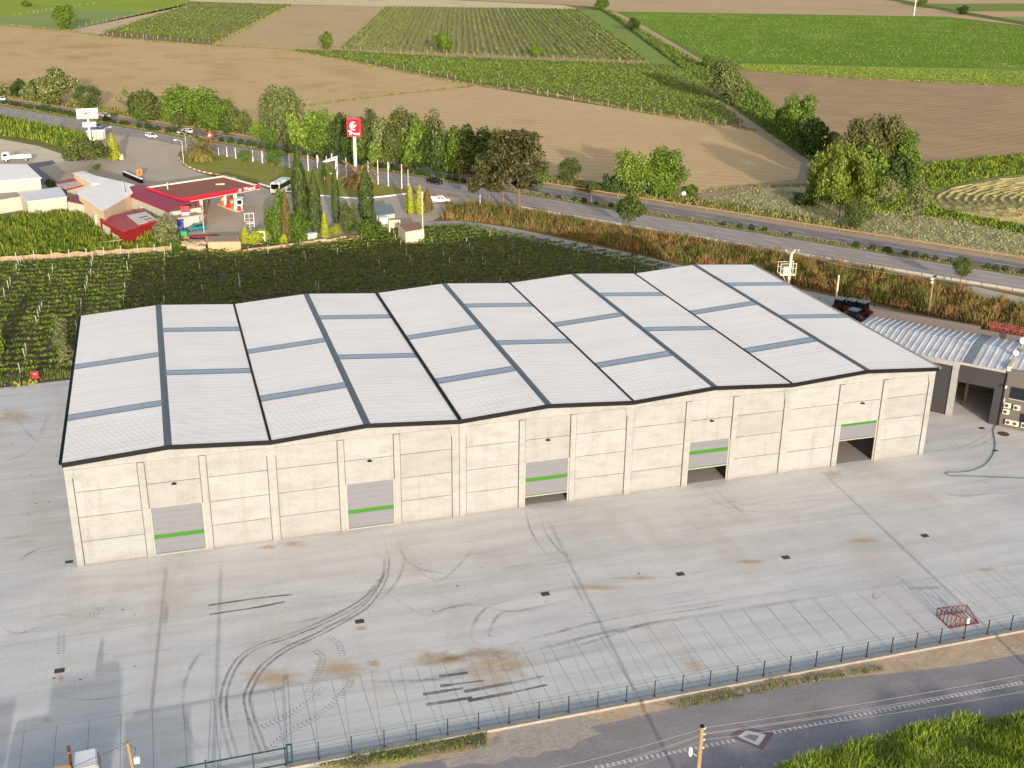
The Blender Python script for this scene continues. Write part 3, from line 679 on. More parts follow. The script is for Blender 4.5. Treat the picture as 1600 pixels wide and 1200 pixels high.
def ac_unit():
    o = thing('air_conditioner', '', 'air conditioner', (0,0,0), WANG, 'air conditioners on the dark grey wall')
    m = MB(); m.box(-.42,-.38,0,.42,-.04,.68); part('case', m, paint('ac_cream', (206,200,186), .5), o, bevel=.03)
    m = MB(); m.tube([(-.1,-.382,.34),(-.1,-.40,.34)], .25, 14); part('fan_grille', m, paint('ac_dark', (70,68,66), .6), o)
    m = MB(); m.box(-.4,-.36,-.08,-.34,-.02,-.005); m.box(.34,-.36,-.08,.4,-.02,-.005); part('bracket', m, TRIM, o); return o
ac0 = ac_unit()
for k, (s, z, lab) in enumerate(((.85,2.9,'air conditioner highest on the grey wall, next to the downpipe'),(2.0,2.85,'air conditioner set alone to the side of the top one on the grey wall'),(.8,2.0,'air conditioner directly beneath the topmost one on the grey wall'),
     (1.35,.62,'air conditioner at the downpipe end of the bottom row'),(2.2,.62,'air conditioner second along the bottom row from the downpipe'),(3.3,.62,'air conditioner third along the bottom row from the downpipe'),(4.3,.62,'air conditioner at the picture edge in the bottom row'))):
    o = ac0 if k == 0 else copy_tree(ac0); o.location = WO+e1*(6.62+s)+Vector((0,0,z)); o['label'] = lab
# red steel trusses stacked behind the workshop, a round dish on the parapet
t = thing('steel_truss_stack', 'red painted steel lattice frames lying behind the workshop roof', 'steel frames', WO+e1*4.5+e2*13.6, WANG)
RED = paint('oxide_red', (112,48,40), .6, var=.15)
mb = MB()
for y in (0, .9, 1.8):
    for z in (8.3, 9.3): mb.bar((-3,y,z),(11,y,z),.14)
    for k in range(14): mb.bar((-3+k,y,8.3),(-2.5+k,y,9.3),.09); mb.bar((-2.5+k,y,9.3),(-2+k,y,8.3),.09)
for k in range(8): mb.bar((-3+2*k,0,9.3),(-3+2*k,1.8,9.3),.12); mb.bar((-3+2*k,.9,0),(-3+2*k,.9,8.3),.16)
part('lattice', mb, paint('truss_red',(134,60,56),.6,var=.15), t)
t = thing('satellite_dish', 'white round satellite dish on the beige parapet of the office block', 'satellite dish', WO+e1*6.8+e2*9.3+Vector((0,0,8.5)), WANG)
mb = MB(); mb.tube([(0,0,0),(0,0,.7)], .04, 6); part('mast', mb, ALU, t)
mb = MB(); mb.ball((0,-.1,.85), .5, .14, .5, 14, 8); part('dish', mb, WHITE(), t, smooth=True)
t = thing('satellite_dish', 'second white dish lower down the same beige parapet', 'satellite dish', WO+e1*6.8+e2*4.2+Vector((0,0,8.5)), WANG)
mb = MB(); mb.tube([(0,0,0),(0,0,.5)], .04, 6); part('mast', mb, ALU, t)
mb = MB(); mb.ball((0,-.1,.6), .42, .14, .42, 14, 8); part('dish', mb, WHITE(), t, smooth=True)
# ================================================================== TREES AND PLANTS
LM = dict(
 green=leafmat('leaf_green', [(0,(58,82,28)),(.5,(84,108,38)),(1,(112,132,54))]),
 bright=leafmat('leaf_bright', [(0,(70,94,30)),(.5,(96,120,42)),(1,(126,144,64))]),
 dull=leafmat('leaf_dull', [(0,(62,74,36)),(.5,(86,96,48)),(1,(108,112,66))]),
 dark=leafmat('leaf_dark', [(0,(40,58,26)),(.5,(58,78,36)),(1,(78,96,50))]),
 pale=leafmat('leaf_pale', [(0,(70,86,40)),(.5,(98,110,58)),(.75,(128,132,84)),(1,(158,158,112))]),
 olive=leafmat('leaf_olive', [(0,(84,92,56)),(.5,(112,116,76)),(1,(138,140,102))]),
 brown=leafmat('leaf_brown', [(0,(70,76,40)),(.5,(92,98,52)),(1,(112,112,64))]),
 willow=leafmat('leaf_willow', [(0,(78,94,32)),(.5,(104,120,42)),(1,(134,142,64))]),
 grey=leafmat('leaf_grey', [(0,(74,86,46)),(.5,(96,106,62)),(1,(124,130,86))]),
 lime=leafmat('leaf_lime', [(0,(122,132,28)),(.5,(154,158,40)),(1,(180,180,70))]),
 cypress=leafmat('leaf_cypress', [(0,(46,60,28)),(.5,(64,80,36)),(1,(84,96,48))]),
 conif=leafmat('leaf_pine', [(0,(52,70,30)),(.5,(74,92,42)),(1,(98,110,58))]),
 rusty=leafmat('leaf_rusty_pine', [(0,(48,54,30)),(.5,(70,72,42)),(1,(94,90,56))]),
 conebrown=leafmat('leaf_dry_cone', [(0,(92,74,40)),(.5,(116,94,54)),(1,(104,104,50))]),
)
BARK = paint('bark', (92,80,68), .9, var=.2, scale=6); BARKP = paint('bark_pine', (112,92,78), .9, var=.2, scale=6)
def unit(v): return v/(np.linalg.norm(v, axis=1)[:, None]+1e-9)
def crown_mesh(kind, seed):
    """crown in a unit box: radius .5, z from 0 to 1"""
    global RS
    RS = np.random.RandomState(seed); R = RS
    if kind in ('round', 'bush', 'sparse', 'tall', 'ball'):
        K = {'round': 26, 'bush': 18, 'sparse': 16, 'tall': 34, 'ball': 60}[kind]
        n = {'round': 7000, 'bush': 4400, 'sparse': 1700, 'tall': 7000, 'ball': 4200}[kind]
        d = unit(R.randn(K, 3)); rr = .25+.75*R.rand(K)**.5
        if kind == 'ball': rr = .8+.2*R.rand(K)
        c = d*rr[:, None]*np.array([.36, .36, .36]); c[:, 2] += .5
        if kind == 'bush': c[:, 2] = .06+abs(c[:, 2]-.3)*1.25
        if kind == 'tall': c[:, :2] *= (1.1-.55*abs(c[:, 2:3]-.4)*1.6)
        r = (.1+.11*R.rand(K)) if kind != 'ball' else (.1+.04*R.rand(K))
        if kind == 'sparse': r *= .8
        k = R.choice(K, n, p=r**2/(r**2).sum()); dd = unit(R.randn(n, 3)); q = .62+.42*R.rand(n)
        P = c[k]+dd*(r[k]*q)[:, None]
        stray = R.rand(n) < .06; P[stray] += R.randn(stray.sum(), 3)*.05
        out = unit(dd*.6+unit(P-np.array([0, 0, .5]))*.6)
        s = {'round': .032, 'bush': .044, 'sparse': .034, 'tall': .029, 'ball': .03}[kind]
        Q = cards(P, s*(.6+.8*R.rand(n)), 1.5, .1, out, .45)
    elif kind == 'willow':
        n = 7000; a = R.rand(n)*6.283; u = R.rand(n); k = (R.rand(n)*70).astype(int)
        # strands hanging off a dome
        ka = R.rand(70)*6.283; ke = np.arccos(1-R.rand(70)*1.02); kr = .36+.1*R.rand(70)
        top = np.stack([np.sin(ke)*np.cos(ka)*kr, np.sin(ke)*np.sin(ka)*kr, .45+np.cos(ke)*.5*(kr/.46)], 1)
        f = R.rand(n); drop = (.12+.34*R.rand(70))[k]*f
        o = unit(np.stack([np.cos(ka), np.sin(ka), ka*0], 1))
        P = top[k]+np.stack([o[k, 0]*.07*f, o[k, 1]*.07*f, -drop], 1)+R.randn(n, 3)*.035
        P[:, 2] = np.clip(P[:, 2], .02, 1.0); Q = cards(P, .022*(.6+.8*R.rand(n)), 2.8, .55, unit(P-np.array([0, 0, .4])), .4)
    elif kind in ('cypress', 'cone'):
        n = 2600; z = R.rand(n)**(1.0 if kind == 'cypress' else 1.25); pr = np.minimum(1, (1-z)*(2.4 if kind == 'cypress' else 1.35))**.8*np.minimum(1, .35+z*5)
        a = R.rand(n)*6.283; rr = .47*pr*(.72+.3*R.rand(n))*(1+.12*np.sin(a*3+z*17))
        P = np.stack([rr*np.cos(a), rr*np.sin(a), z], 1); out = unit(np.stack([np.cos(a), np.sin(a), a*0+.3], 1))
        C4 = cards(P*np.array([1, 1, 1]), .085*(.6+.8*R.rand(n)), 1.6, .7, out, .6); C4[:, :, 2] = P[:, None, 2]+(C4[:, :, 2]-P[:, None, 2])*.42
        Q = C4
    elif kind == 'umbrella':
        K = 46; n = 4600; a = R.rand(K)*6.283; r = .4*R.rand(K)**.5; c = np.stack([r*np.cos(a), r*np.sin(a), .5+.34*(1-(r/.42)**2)-.2*R.rand(K)], 1); rad = .1+.05*R.rand(K)
        k = R.choice(K, n); dd = unit(R.randn(n, 3)); dd[:, 2] = np.abs(dd[:, 2])*np.where(R.rand(n) < .75, 1, -.5)
        P = c[k]+dd*rad[k][:, None]*(.7+.35*R.rand(n))[:, None]*np.array([1, 1, 1.2]); Q = cards(P, .042*(.6+.8*R.rand(n)), 1.5, .1, dd, .5)
    elif kind == 'pine':
        K = 34; n = 3400; zz = R.rand(K)**.75; a = R.rand(K)*6.283; r = .42*R.rand(K)**.6*(1.05-.6*zz); c = np.stack([r*np.cos(a), r*np.sin(a), .1+.82*zz], 1); rad = .07+.08*R.rand(K)
        k = R.choice(K, n); dd = unit(R.randn(n, 3))
        P = c[k]+dd*rad[k][:, None]*(.55+.55*R.rand(n))[:, None]*np.array([1.25, 1.25, .7]); Q = cards(P, .034*(.6+.8*R.rand(n)), 2.2, .2, dd, .35)
    ctr = Q.mean(1); rad = np.percentile(np.hypot(ctr[:,0], ctr[:,1]), 96); Q[:,:,:2] *= .5/rad
    z0, z1 = np.percentile(ctr[:,2], 1.0), np.percentile(ctr[:,2], 99.3); Q[:,:,2] = (Q[:,:,2]-z0)/(z1-z0)
    me = quads_mesh(kind+'_crown', Q, LM['green']); RS = np.random.RandomState(seed+1); return me
CM = {}
def get_crown(kind, k):
    if (kind, k) not in CM: CM[(kind, k)] = crown_mesh(kind, hash_(kind)*7+k)
    return CM[(kind, k)]
def hash_(s): return sum(ord(c)*(i+3) for i, c in enumerate(s)) % 9973
TREE_N = [0]
NAMES = dict(round='tree', bush='shrub', sparse='tree', tall='tree', ball='pine_tree', willow='willow_tree', cypress='cypress_tree', cone='thuja_tree', umbrella='umbrella_pine', pine='pine_tree')
CATS = dict(bush='shrub', cone='conifer', cypress='cypress')
def tree(kind, tint, bx, by, ty, w, label, c0=None, group=None, limbs=5, bark=None):
    B = G(bx, by); H = height_at(B, ty); Wd = w/PPM(B); TREE_N[0] += 1; k = TREE_N[0]
    c0 = {'round': .05, 'bush': 0, 'sparse': .12, 'tall': .04, 'ball': .12, 'willow': .04, 'cypress': .05, 'cone': .02, 'umbrella': .38, 'pine': .3}[kind] if c0 is None else c0
    t = thing(NAMES[kind], label, CATS.get(kind, 'tree'), B, random.uniform(0, 6.28), group)
    cr = link('crown', get_crown(kind, k % 3), t); cr.location = (0, 0, c0*H); cr.scale = (Wd, Wd, H*(1-c0))
    cr.material_slots[0].link = 'OBJECT'; cr.material_slots[0].material = LM[tint]
    if kind == 'bush' and H < 3.5: return t
    mb = MB(); r = max(.06, H*.018) if kind not in ('sparse',) else H*.012
    top = c0*H+(1-c0)*H*(.55 if kind not in ('cypress', 'cone', 'pine') else .85); lean = random.uniform(-.03, .03)*H
    mb.tube([(0,0,-.1),(lean*.2,0,top*.35),(lean*.7,lean*.3,top*.7),(lean,lean*.5,top)], [r*1.25, r, r*.7, r*.25], 7)
    for q in range(limbs if kind not in ('cypress', 'cone', 'bush') else 0):
        a = q*2.4+random.random(); z0 = max(c0*H*.75, .12*H)+random.random()*.2*H; L = Wd*random.uniform(.25, .4); zz = z0+random.uniform(.14, .32)*H*(1-c0)
        mb.tube([(lean*.4,0,z0),(math.cos(a)*L*.5,math.sin(a)*L*.5,(z0*.45+zz*.55)),(math.cos(a)*L,math.sin(a)*L,zz)], [r*.6, r*.4, r*.15], 5)
    part('trunk', mb, bark or (BARKP if kind in ('pine', 'umbrella', 'ball') else BARK), t); return t
TREES = [
 ('sparse','pale',-6,152,112,44,'pale blossoming tree cut by the picture edge beside the highway'),
 ('bush','dark',31,152,124,26,'small dark bush by the highway before the brown field, beside the cream bush'),
 ('bush','pale',46,158,133,26,'low cream flowering bush at the foot of the big blossoming tree'),
 ('bush','dark',60,156,126,22,'dark narrow bush touching the cream blossoming tree'),
 ('round','pale',91,165,108,62,'big rounded cream blossoming tree before the brown ploughed field'),
 ('ball','conif',138,171,134,41,'tight ball shaped dark pine on the far side of the highway'),
 ('sparse','pale',199,174,138,26,'thin cream blossoming shrub at the start of the long tree belt'),
 ('bush','dark',214,184,146,24,'reddish dark bush between the thin shrub and the dull green thicket'),
 ('bush','dull',236,188,142,54,'broad dull green thicket beside the highway guard rail'),
 ('bush','bright',268,192,146,32,'light green bush between the dull thicket and the tall bright tree'),
 ('round','bright',303,198,136,82,'largest bright green tree of the belt above the palm'),
 ('round','green',347,206,155,56,'mid green tree leaning off the bright green one'),
 ('bush','dull',374,210,172,40,'low dull bush between the bright tree and the tall grey green one'),
 ('bush','bright',408,217,182,34,'fresh green bush at the foot of the tall grey green tree'),
 ('tall','grey',441,224,136,64,'tall grey green tree standing above the belt behind the cypress'),
 ('bush','bright',481,234,176,58,'fresh green bush between the tall grey green tree and the red pylon sign'),
 ('sparse','bright',513,240,168,40,'feathery yellow green tree beside the red pylon sign'),
 ('bush','dark',531,243,180,38,'dark bush right behind the red pylon sign'),
 ('round','dull',577,250,174,50,'olive tree between the red pylon sign and the cream flowering tree'),
 ('round','pale',601,254,186,52,'cream flowering tree in the middle of the belt'),
 ('round','brown',628,254,174,56,'olive brown tree behind the cream flowering ones'),
 ('bush','pale',643,258,202,38,'smaller pale bush under the olive brown tree'),
 ('sparse','brown',683,256,173,54,'half bare brown tree topping the belt'),
 ('bush','dark',660,262,212,40,'dark rounded bush at the foot of the half bare brown tree'),
 ('bush','pale',701,266,204,46,'cream bush beside the blue green thicket'),
 ('bush','dark',736,270,198,62,'large blue green thicket before the tall pines'),
 ('bush','dull',772,276,206,48,'thicket half hidden behind the tall pines'),
 ('bush','green',843,284,262,26,'small bush at the roots of the broadest tall pine'),
 ('bush','dull',925,298,283,40,'low dry bush between the small round pine and the twin trees'),
 ('ball','conif',890,287,248,35,'small round pine on a short trunk by the tan field'),
 ('bush','dark',957,302,272,30,'dark shrub pressed against the first of the twin leafy trees'),
 ('round','bright',986,305,238,60,'twin leafy bright tree nearer the small round pine',.06),
 ('round','bright',1040,305,234,62,'twin leafy bright tree nearer the dirt track junction',.06),
 ('bush','green',1078,304,290,26,'low shrub between the twin leafy trees and the dirt track'),
 ('bush','green',1106,107,84,18,'small bush at the corner of the big green field'),
 ('round','grey',1134,161,94,62,'lone grey green tree beside the field track',.06),
 ('bush','green',1226,206,166,34,'small green bush nearest the lone grey green tree'),
 ('round','green',1246,222,150,52,'green tree at the track end of the clump behind the drooping tree',.05),
 ('bush','dark',1274,242,187,64,'dark shaded thicket beside the field track'),  # dark leaf tint
 ('round','brown',1336,290,190,76,'olive brown tree directly behind the drooping tree',.06),
 ('round','brown',1372,284,184,64,'tallest olive brown tree at the back of the clump',.06),
 ('round','green',1408,286,204,58,'green tree of the clump nearest the mown field',.05),
 ('bush','dark',1366,300,250,70,'dark undergrowth bush beneath the brown trees'),
 ('willow','willow',1306,320,228,104,'big yellow green drooping tree by the gravel flat'),
 ('bush','dark',1262,320,298,46,'dark low bush beside the dirt track junction'),
 ('sparse','olive',1382,322,278,46,'small grey olive tree between the drooping tree and the slender open tree'),
 ('ball','conif',1338,359,314,44,'dark round pine by the guard rail in the gravel flat'),
 ('sparse','olive',1425,373,284,46,'slender open grey tree with visible stems near the highway',.3),
 ('umbrella','conif',983,361,306,47,'umbrella pine on a bare trunk between the reeds and the highway',.42),
 ('ball','conif',1499,449,402,31,'young pine on a thin trunk at the layby',.4),
 ('tall','green',102,47,8,34,'lone tree at the tip of the teal field'),
 ('round','green',512,77,50,23,'lone bush tree on the light field'),
 ('round','bright',693,81,49,30,'bush tree at the foot of the striped vineyard'),
 ('round','bright',838,89,71,20,'smaller bush at the foot of the striped vineyard'),
 ('round','green',939,15,-4,24,'tree at the top of the ditch'),
 ('round','dark',990,48,28,19,'dark tree on the ditch bank'),
 ('round','green',1440,10,-6,15,'small far tree at the top edge of the picture'),
 ('round','dark',1506,23,9,21,'dark far bush on the ditch line'),
 ('bush','green',42,10,1,14,'tiny bush alone in the bright green field'),
 ('umbrella','dull',136,266,217,62,'spreading umbrella pine in front of the white flatbed lorry',.36),
 ('cone','lime',178,251,208,22,'yellow green conical thuja beside the billboard'),
 ('ball','green',384,265,235,23,'clipped ball tree on the lawn, nearest the palm',.45),
 ('ball','green',432,273,234,31,'largest clipped ball tree on the lawn',.42),
 ('ball','green',509,289,254,24,'clipped ball tree by the white metal frame',.4),
 ('cypress','cypress',472,376,224,24,'tallest dark cypress of the row'),
 ('cypress','cypress',480,345,274,10,'thin cypress tip behind the tallest cypress'),
 ('cypress','cypress',494,373,268,22,'cypress right next to the tallest one',.1),
 ('cypress','cypress',526,354,258,13,'slimmest cypress of the row'),
 ('cypress','cypress',573,352,261,26,'stout cypress before the second palm',.1),
 ('cone','conebrown',449,379,295,19,'browned conifer in front of the green bush',.1),
 ('cone','lime',641,334,286,15,'lime green thuja of the pair farther from the white pickup'),
 ('cone','lime',656,335,289,16,'lime green thuja of the pair nearer the white pickup'),
 ('cone','conebrown',668,332,294,18,'withered brown conifer beside the lime thujas'),
 ('bush','green',436,377,300,38,'leafy green bush behind the browned conifer'),
 ('bush','green',466,380,334,38,'leafy green bush at the foot of the tallest cypress'),
 ('cone','lime',508,374,330,14,'narrow lime bush between two cypresses'),
 ('bush','lime',524,366,350,18,'rounded lime bush below the slim cypress'),
 ('bush','green',580,370,344,52,'broad green shrub below the stout cypress'),
 ('bush','dull',545,366,318,26,'loose shrub between the slim and the stout cypress'),
 ('cone','lime',384,380,352,18,'lime bush beside the peach wall'),
 ('bush','lime',397,383,362,18,'low lime bush next to the peach wall'),
 ('bush','lime',411,379,358,22,'lime bush in front of the white gate frames'),
 ('bush','lime',443,382,366,12,'tiny yellowish bush by the browned conifer'),
 ('bush','olive',262,383,340,36,'grey olive bush beside the red shed'),
 ('sparse','olive',97,552,496,34,'grey olive sapling at the warehouse corner',.15),
 ('sparse','olive',108,574,532,30,'second olive sapling against the warehouse corner',.15),
 ('bush','bright',-4,552,496,26,'fresh green bush cut by the picture edge in the vineyard'),
 ('bush','green',222,190,168,30,'low green bush at the foot of the dull thicket'),
 ('bush','dull',286,200,164,34,'dull bush under the tall bright tree'),
 ('bush','green',326,205,168,40,'green bush filling the gap before the mid green tree'),
 ('bush','dark',360,210,180,30,'dark low bush under the mid green tree'),
 ('bush','green',424,224,190,36,'green undergrowth bush hiding the stem of the tall grey green tree'),
 ('bush','dull',460,231,188,38,'dull undergrowth bush beside the tall grey green tree'),
 ('bush','green',500,240,196,36,'green bush below the feathery tree'),
 ('bush','dark',548,247,188,36,'dark bush between the pylon pole and the olive tree'),
 ('bush','green',562,251,198,40,'leafy bush before the olive tree'),
 ('bush','bright',592,258,222,34,'bright low bush under the cream flowering tree'),
 ('bush','dull',616,259,196,44,'dull bush filling the middle of the belt'),
 ('bush','green',648,262,190,44,'green bush between the cream flowering tree and the half bare one'),
 ('bush','dark',684,266,206,44,'dark bush under the half bare brown tree'),
 ('bush','green',716,270,200,46,'green bush hugging the blue green thicket'),
 ('bush','dark',754,276,204,50,'dark bush between the blue green thicket and the tall pines'),
 ('bush','pale',722,272,222,30,'pale flowering low bush against the blue green thicket'),
 ('bush','green',1030,306,262,44,'leafy undergrowth joining the twin bright trees'),
 ('bush','green',1352,304,230,60,'green bush between the drooping tree and the tall brown trees'),
 ('bush','dark',1398,296,246,50,'dark bush at the foot of the clump nearest the mown field'),
 ('bush','green',78,292,280,16,'small green bush among the white sheds'),
 ('bush','green',151,264,257,12,'small spiky plant beside the flatbed lorry'),
]
for a in TREES: tree(*a[:7], *(a[7:8] or (None,)))
for bx, by, ty, w, lab in ((764,322,238,58,'shortest of the three tall rusty pines, nearest the flagpoles'),(786,325,214,60,'middle and tallest of the three rusty pines'),(811,329,206,76,'broadest of the three tall rusty pines, beside the small round pine')):
    tree('pine', 'rusty', bx, by, ty, w, lab, .3)
# clipped shrubs along the median
i = 0; proto = None
pxs = [3,10,17,24,32,40,49,58,66,75,84,92,100,108,116,164,172,180,191,198,217,232,240,246,262,269,287,294,347,363,375,386,397,408,418,430,441,452,463,474,487,498,512,524,536,549,561,574,588,600,612,625,640,655,668,684,700,712,727,741,757,854,878,900,915,932,955,1134,1155,1171,1196,1235,1335,1364,1380,1392,1418,1426,1444,1464,1482,1540,1552,1569,1597,1612]
def median_point(px):
    u0, u1 = -420, 160
    for _ in range(40):
        u = (u0+u1)/2; v = hv('mednear', u)*.5+hv('farnear', u)*.5; P = HD*u+HN*v
        if PR((P.x,P.y,0))[0] < px: u0 = u
        else: u1 = u
    return Vector((P.x, P.y, .15))
me = crown_mesh('ball', 5)
for px in pxs:
    P = median_point(px); o = link('median_shrub', me); o.location = P+Vector((random.uniform(-.5,.5),random.uniform(-.5,.5),-.1)); s = random.uniform(1.5,2.2)*(1 if px < 800 else .7)
    o.scale = (s, s, s*random.uniform(.8,1.05)); o.rotation_euler = (0,0,random.random()*6); o.material_slots[0].link = 'OBJECT'; o.material_slots[0].material = LM['dark']
    tag(o, 'small rounded shrub planted in the highway median strip', 'shrub', 'rounded shrubs along the highway median')
# palms
def palm(bx, by, cy, w, label, tint, brown):
    B = G(bx, by); h = height_at(B, cy); Wd = w/PPM(B); t = thing('palm_tree', label, 'palm', B)
    mb = MB(); mb.tube([(0,0,-.1),(.05,0,h*.3),(.0,.05,h*.65),(0,0,h)], [.62,.5,.48,.55], 10); part('trunk', mb, BARKP, t)
    Q = []; r = np.random.RandomState(int(bx))
    for k in range(56):
        a = k*2.399; el = math.radians(64-112*(k/56.0)**.9); L = Wd*.82*(.8+.3*r.rand()); n = 9; p0 = np.array([0,0,h]); pts = []
        d = np.array([math.cos(a)*math.cos(el), math.sin(a)*math.cos(el), math.sin(el)]); p = p0.copy()
        for q in range(n+1):
            pts.append(p.copy()); d = d+np.array([0,0,-.14]); d /= np.linalg.norm(d); p = p+d*L/n
        for q in range(n):
            d = pts[q+1]-pts[q]; s = np.cross(d, [0,0,1]); s = s/(np.linalg.norm(s)+1e-6); wq = L*.11*math.sin(math.pi*min(.97,(q+.6)/n))+.03
            for sg in (-1, 1):
                for z in (0, .5):
                    b = pts[q]+(pts[q+1]-pts[q])*z; c = b+(pts[q+1]-pts[q])*.42; e = s*sg*wq+(pts[q+1]-pts[q])*.7+np.array([0,0,-.25*wq]); Q.append([b, b+e*.98, c+e, c])
    me = quads_mesh('fronds', np.array(Q), LM[tint]); o = link('fronds', me, t)
    return t
LM['palm'] = leafmat('leaf_palm', [(0,(102,98,52)),(.4,(128,118,62)),(.75,(170,144,86)),(1,(120,124,58))]); LM['palmdry'] = leafmat('leaf_palm_dry', [(0,(128,100,62)),(.5,(176,142,92)),(1,(110,96,58))])
palm(316,250,231,46,'broad date palm with drooping fronds at the tip of the lawn','palm',0)
palm(561,291,274,46,'dry browned palm below the red pylon sign','palmdry',1)
# ---- vineyard rows
VINE = leafmat('leaf_vine', [(0,(58,82,24)),(.5,(86,108,32)),(1,(122,132,54))]); VINEF = leafmat('leaf_vine_far', [(0,(66,92,32)),(.5,(92,114,44)),(1,(126,136,64))])
def vine_row(a, b, per_m, size, h, w, mat, name, label, group, gap=.12, up=.2):
    a, b = np.array(a[:2]), np.array(b[:2]); L = np.linalg.norm(b-a); n = max(6, int(L*per_m)); f = RS.rand(n)
    d = (b-a)/L; s = np.array([-d[1], d[0]]); x = f*L
    g = np.sin(x*.9+RS.rand()*9)+.7*np.sin(x*2.3+RS.rand()*9)+RS.randn(n)*.3; keep = g > -2.2+gap*6 if gap else np.ones(n, bool)
    x = x[keep]; n = len(x); cl = .8+.25*np.sin(x*1.7+RS.rand()*6)
    o = RS.randn(n)*w*.5; z = np.clip(.35*h+RS.rand(n)*h*.7*cl, .08, None)
    C = np.stack([a[0]+d[0]*x+s[0]*o-a[0], a[1]+d[1]*x+s[1]*o-a[1], z], 1)
    me = quads_mesh(name, cards(C, size*(.6+.8*RS.rand(n)), 1.3, up), mat); ob = link(name, me); ob.location = (a[0], a[1], 0); return tag(ob, label, 'vine row', group)
RS = np.random.RandomState(5)
NV = [(-70,59),(-70,122),(12,122.5),(26,120.2),(53,122.5),(64,129),(75,131),(88,114),(103,95),(106,86),(122,58)]
post_pts = []
y = 59.5
while y < 130:
    xr = 121 if y < 62 else np.interp(y, [58,86,95,114,131], [121,105.2,101.5,87.0,73.6])
    xl = -62 if y < 121 else (30 if y < 123 else 58)
    if y > 119 and y < 121: xl = -62
    vine_row((xl, y), (xr, y), 22, .33, .85, .3, VINE, 'vine_row', 'row of trained vines in the dark vineyard behind the warehouse', 'vine rows behind the warehouse', 0)
    x = -30+((y*.13) % 1)*0
    while x < xr-1:
        if x > xl and random.random() < (.5 if x < 20 else .26): post_pts.append((x+random.uniform(-.15,.15)+(y-60)*.03, y))
        x += 6.6
    y += 2.75
mp = MB(); mp.bar((0,0,0),(.03,.02,1.7),.085); pme = mp.mesh('vine_post', paint('post_white',(172,170,164),.7,var=.1))
for x, y in post_pts:
    o = link('vine_post', pme); o.location = (x, y, 0); o.rotation_euler = (random.uniform(-.08,.08), random.uniform(-.08,.08), random.random()*6); o.scale = (1,1,random.uniform(.75,1.15))
    tag(o, 'slim white vine post standing in the vineyard behind the warehouse', 'post', 'posts of the vineyard behind the warehouse')
def lerp2(a, b, t): return a[0]+(b[0]-a[0])*t, a[1]+(b[1]-a[1])*t
# middle vineyard: rows run along its upper edge
top0, top1 = G(500,80), G(1080,106); dv = (top1-top0).normalized(); nv = Vector((dv.y,-dv.x,0))
MID = pxpoly([(446,78),(500,81),(690,90),(1030,103),(1078,108),(1120,152),(1176,203),(1100,188),(1000,172),(850,143),(740,130),(560,96)])
k = 0; step = 2.9; cnt = 0
MP = [(p.x,p.y) for p in MID]
while k < 75:
    o = top0+nv*(k*step+.8); pts = []
    ts = np.arange(-260, 520, 1.5); PP = np.array([(o.x+dv.x*t, o.y+dv.y*t) for t in ts]); ins = inpoly(PP, MP)
    if ins.any():
        a, b = ts[ins][0], ts[ins][-1]
        if b-a > 8: vine_row(tuple((o+dv*a)[:2]), tuple((o+dv*b)[:2]), 7.5, .52, 1.0, .45, VINEF, 'vine_row', 'vine row in the wedge shaped green vineyard beyond the tan field', 'vine rows of the wedge shaped vineyard', 0); cnt += 1
    k += 1
# striped vineyard: rows run away from the viewer
for k in range(46):
    f = (k+.3)/45.6; a = G(*lerp2((533,76.5),(1013,97.2),f)); b = G(*lerp2((603,12.2),(903,15.6),f))
    vine_row(tuple(a[:2]), tuple(b[:2]), 2.6, .8, 1.6, .45, VINEF, 'vine_row', 'straight vine row in the striped vineyard near the top', 'vine rows of the striped vineyard', 0)
for k in range(30):
    f = (k+.5)/30; a = G(*lerp2((158,51.5),(302,5.2),f)); b = G(*lerp2((331,65.5),(457,7.5),f))
    vine_row(tuple(a[:2]), tuple(b[:2]), 5.0, .6, 1.5, .5, VINEF, 'vine_row', 'diagonal vine row in the dense green vineyard beside the pale trellis strip', 'diagonal vine rows beside the pale strip', .03)
# end posts along the vineyard edges
mp = MB(); mp.bar((0,0,0),(0,0,1.9),.17); pme2 = mp.mesh('end_post', paint('post_grey',(150,140,122),.8))
for a, b, n, lab, gr in (((562,99),(1168,204),30,'end post along the lower edge of the wedge shaped vineyard','end posts of the wedge shaped vineyard'),((156,54.5),(333,68.5),20,'end post along the near edge of the diagonal rowed vineyard','near end posts of the diagonal rowed vineyard'),((335,67),(461,8),16,'end post between the diagonal rowed vineyard and the light field','side end posts of the diagonal rowed vineyard'),((532,79),(1014,99),24,'end post at the near edge of the striped vineyard','end posts of the striped vineyard'),((104,47),(292,8.5),22,'bare trellis post in the pale strip','posts of the pale trellis strip'),((20,25),(150,7),14,'pale post between the bright green and the teal field','posts between the green fields')):
    for k in range(n):
        px, py = lerp2(a, b, (k+random.uniform(.2,.8))/n); o = link('end_post', pme2); o.location = G(px, py); s = .8+.5*random.random(); o.scale = (s,s,s); tag(o, lab, 'post', gr)
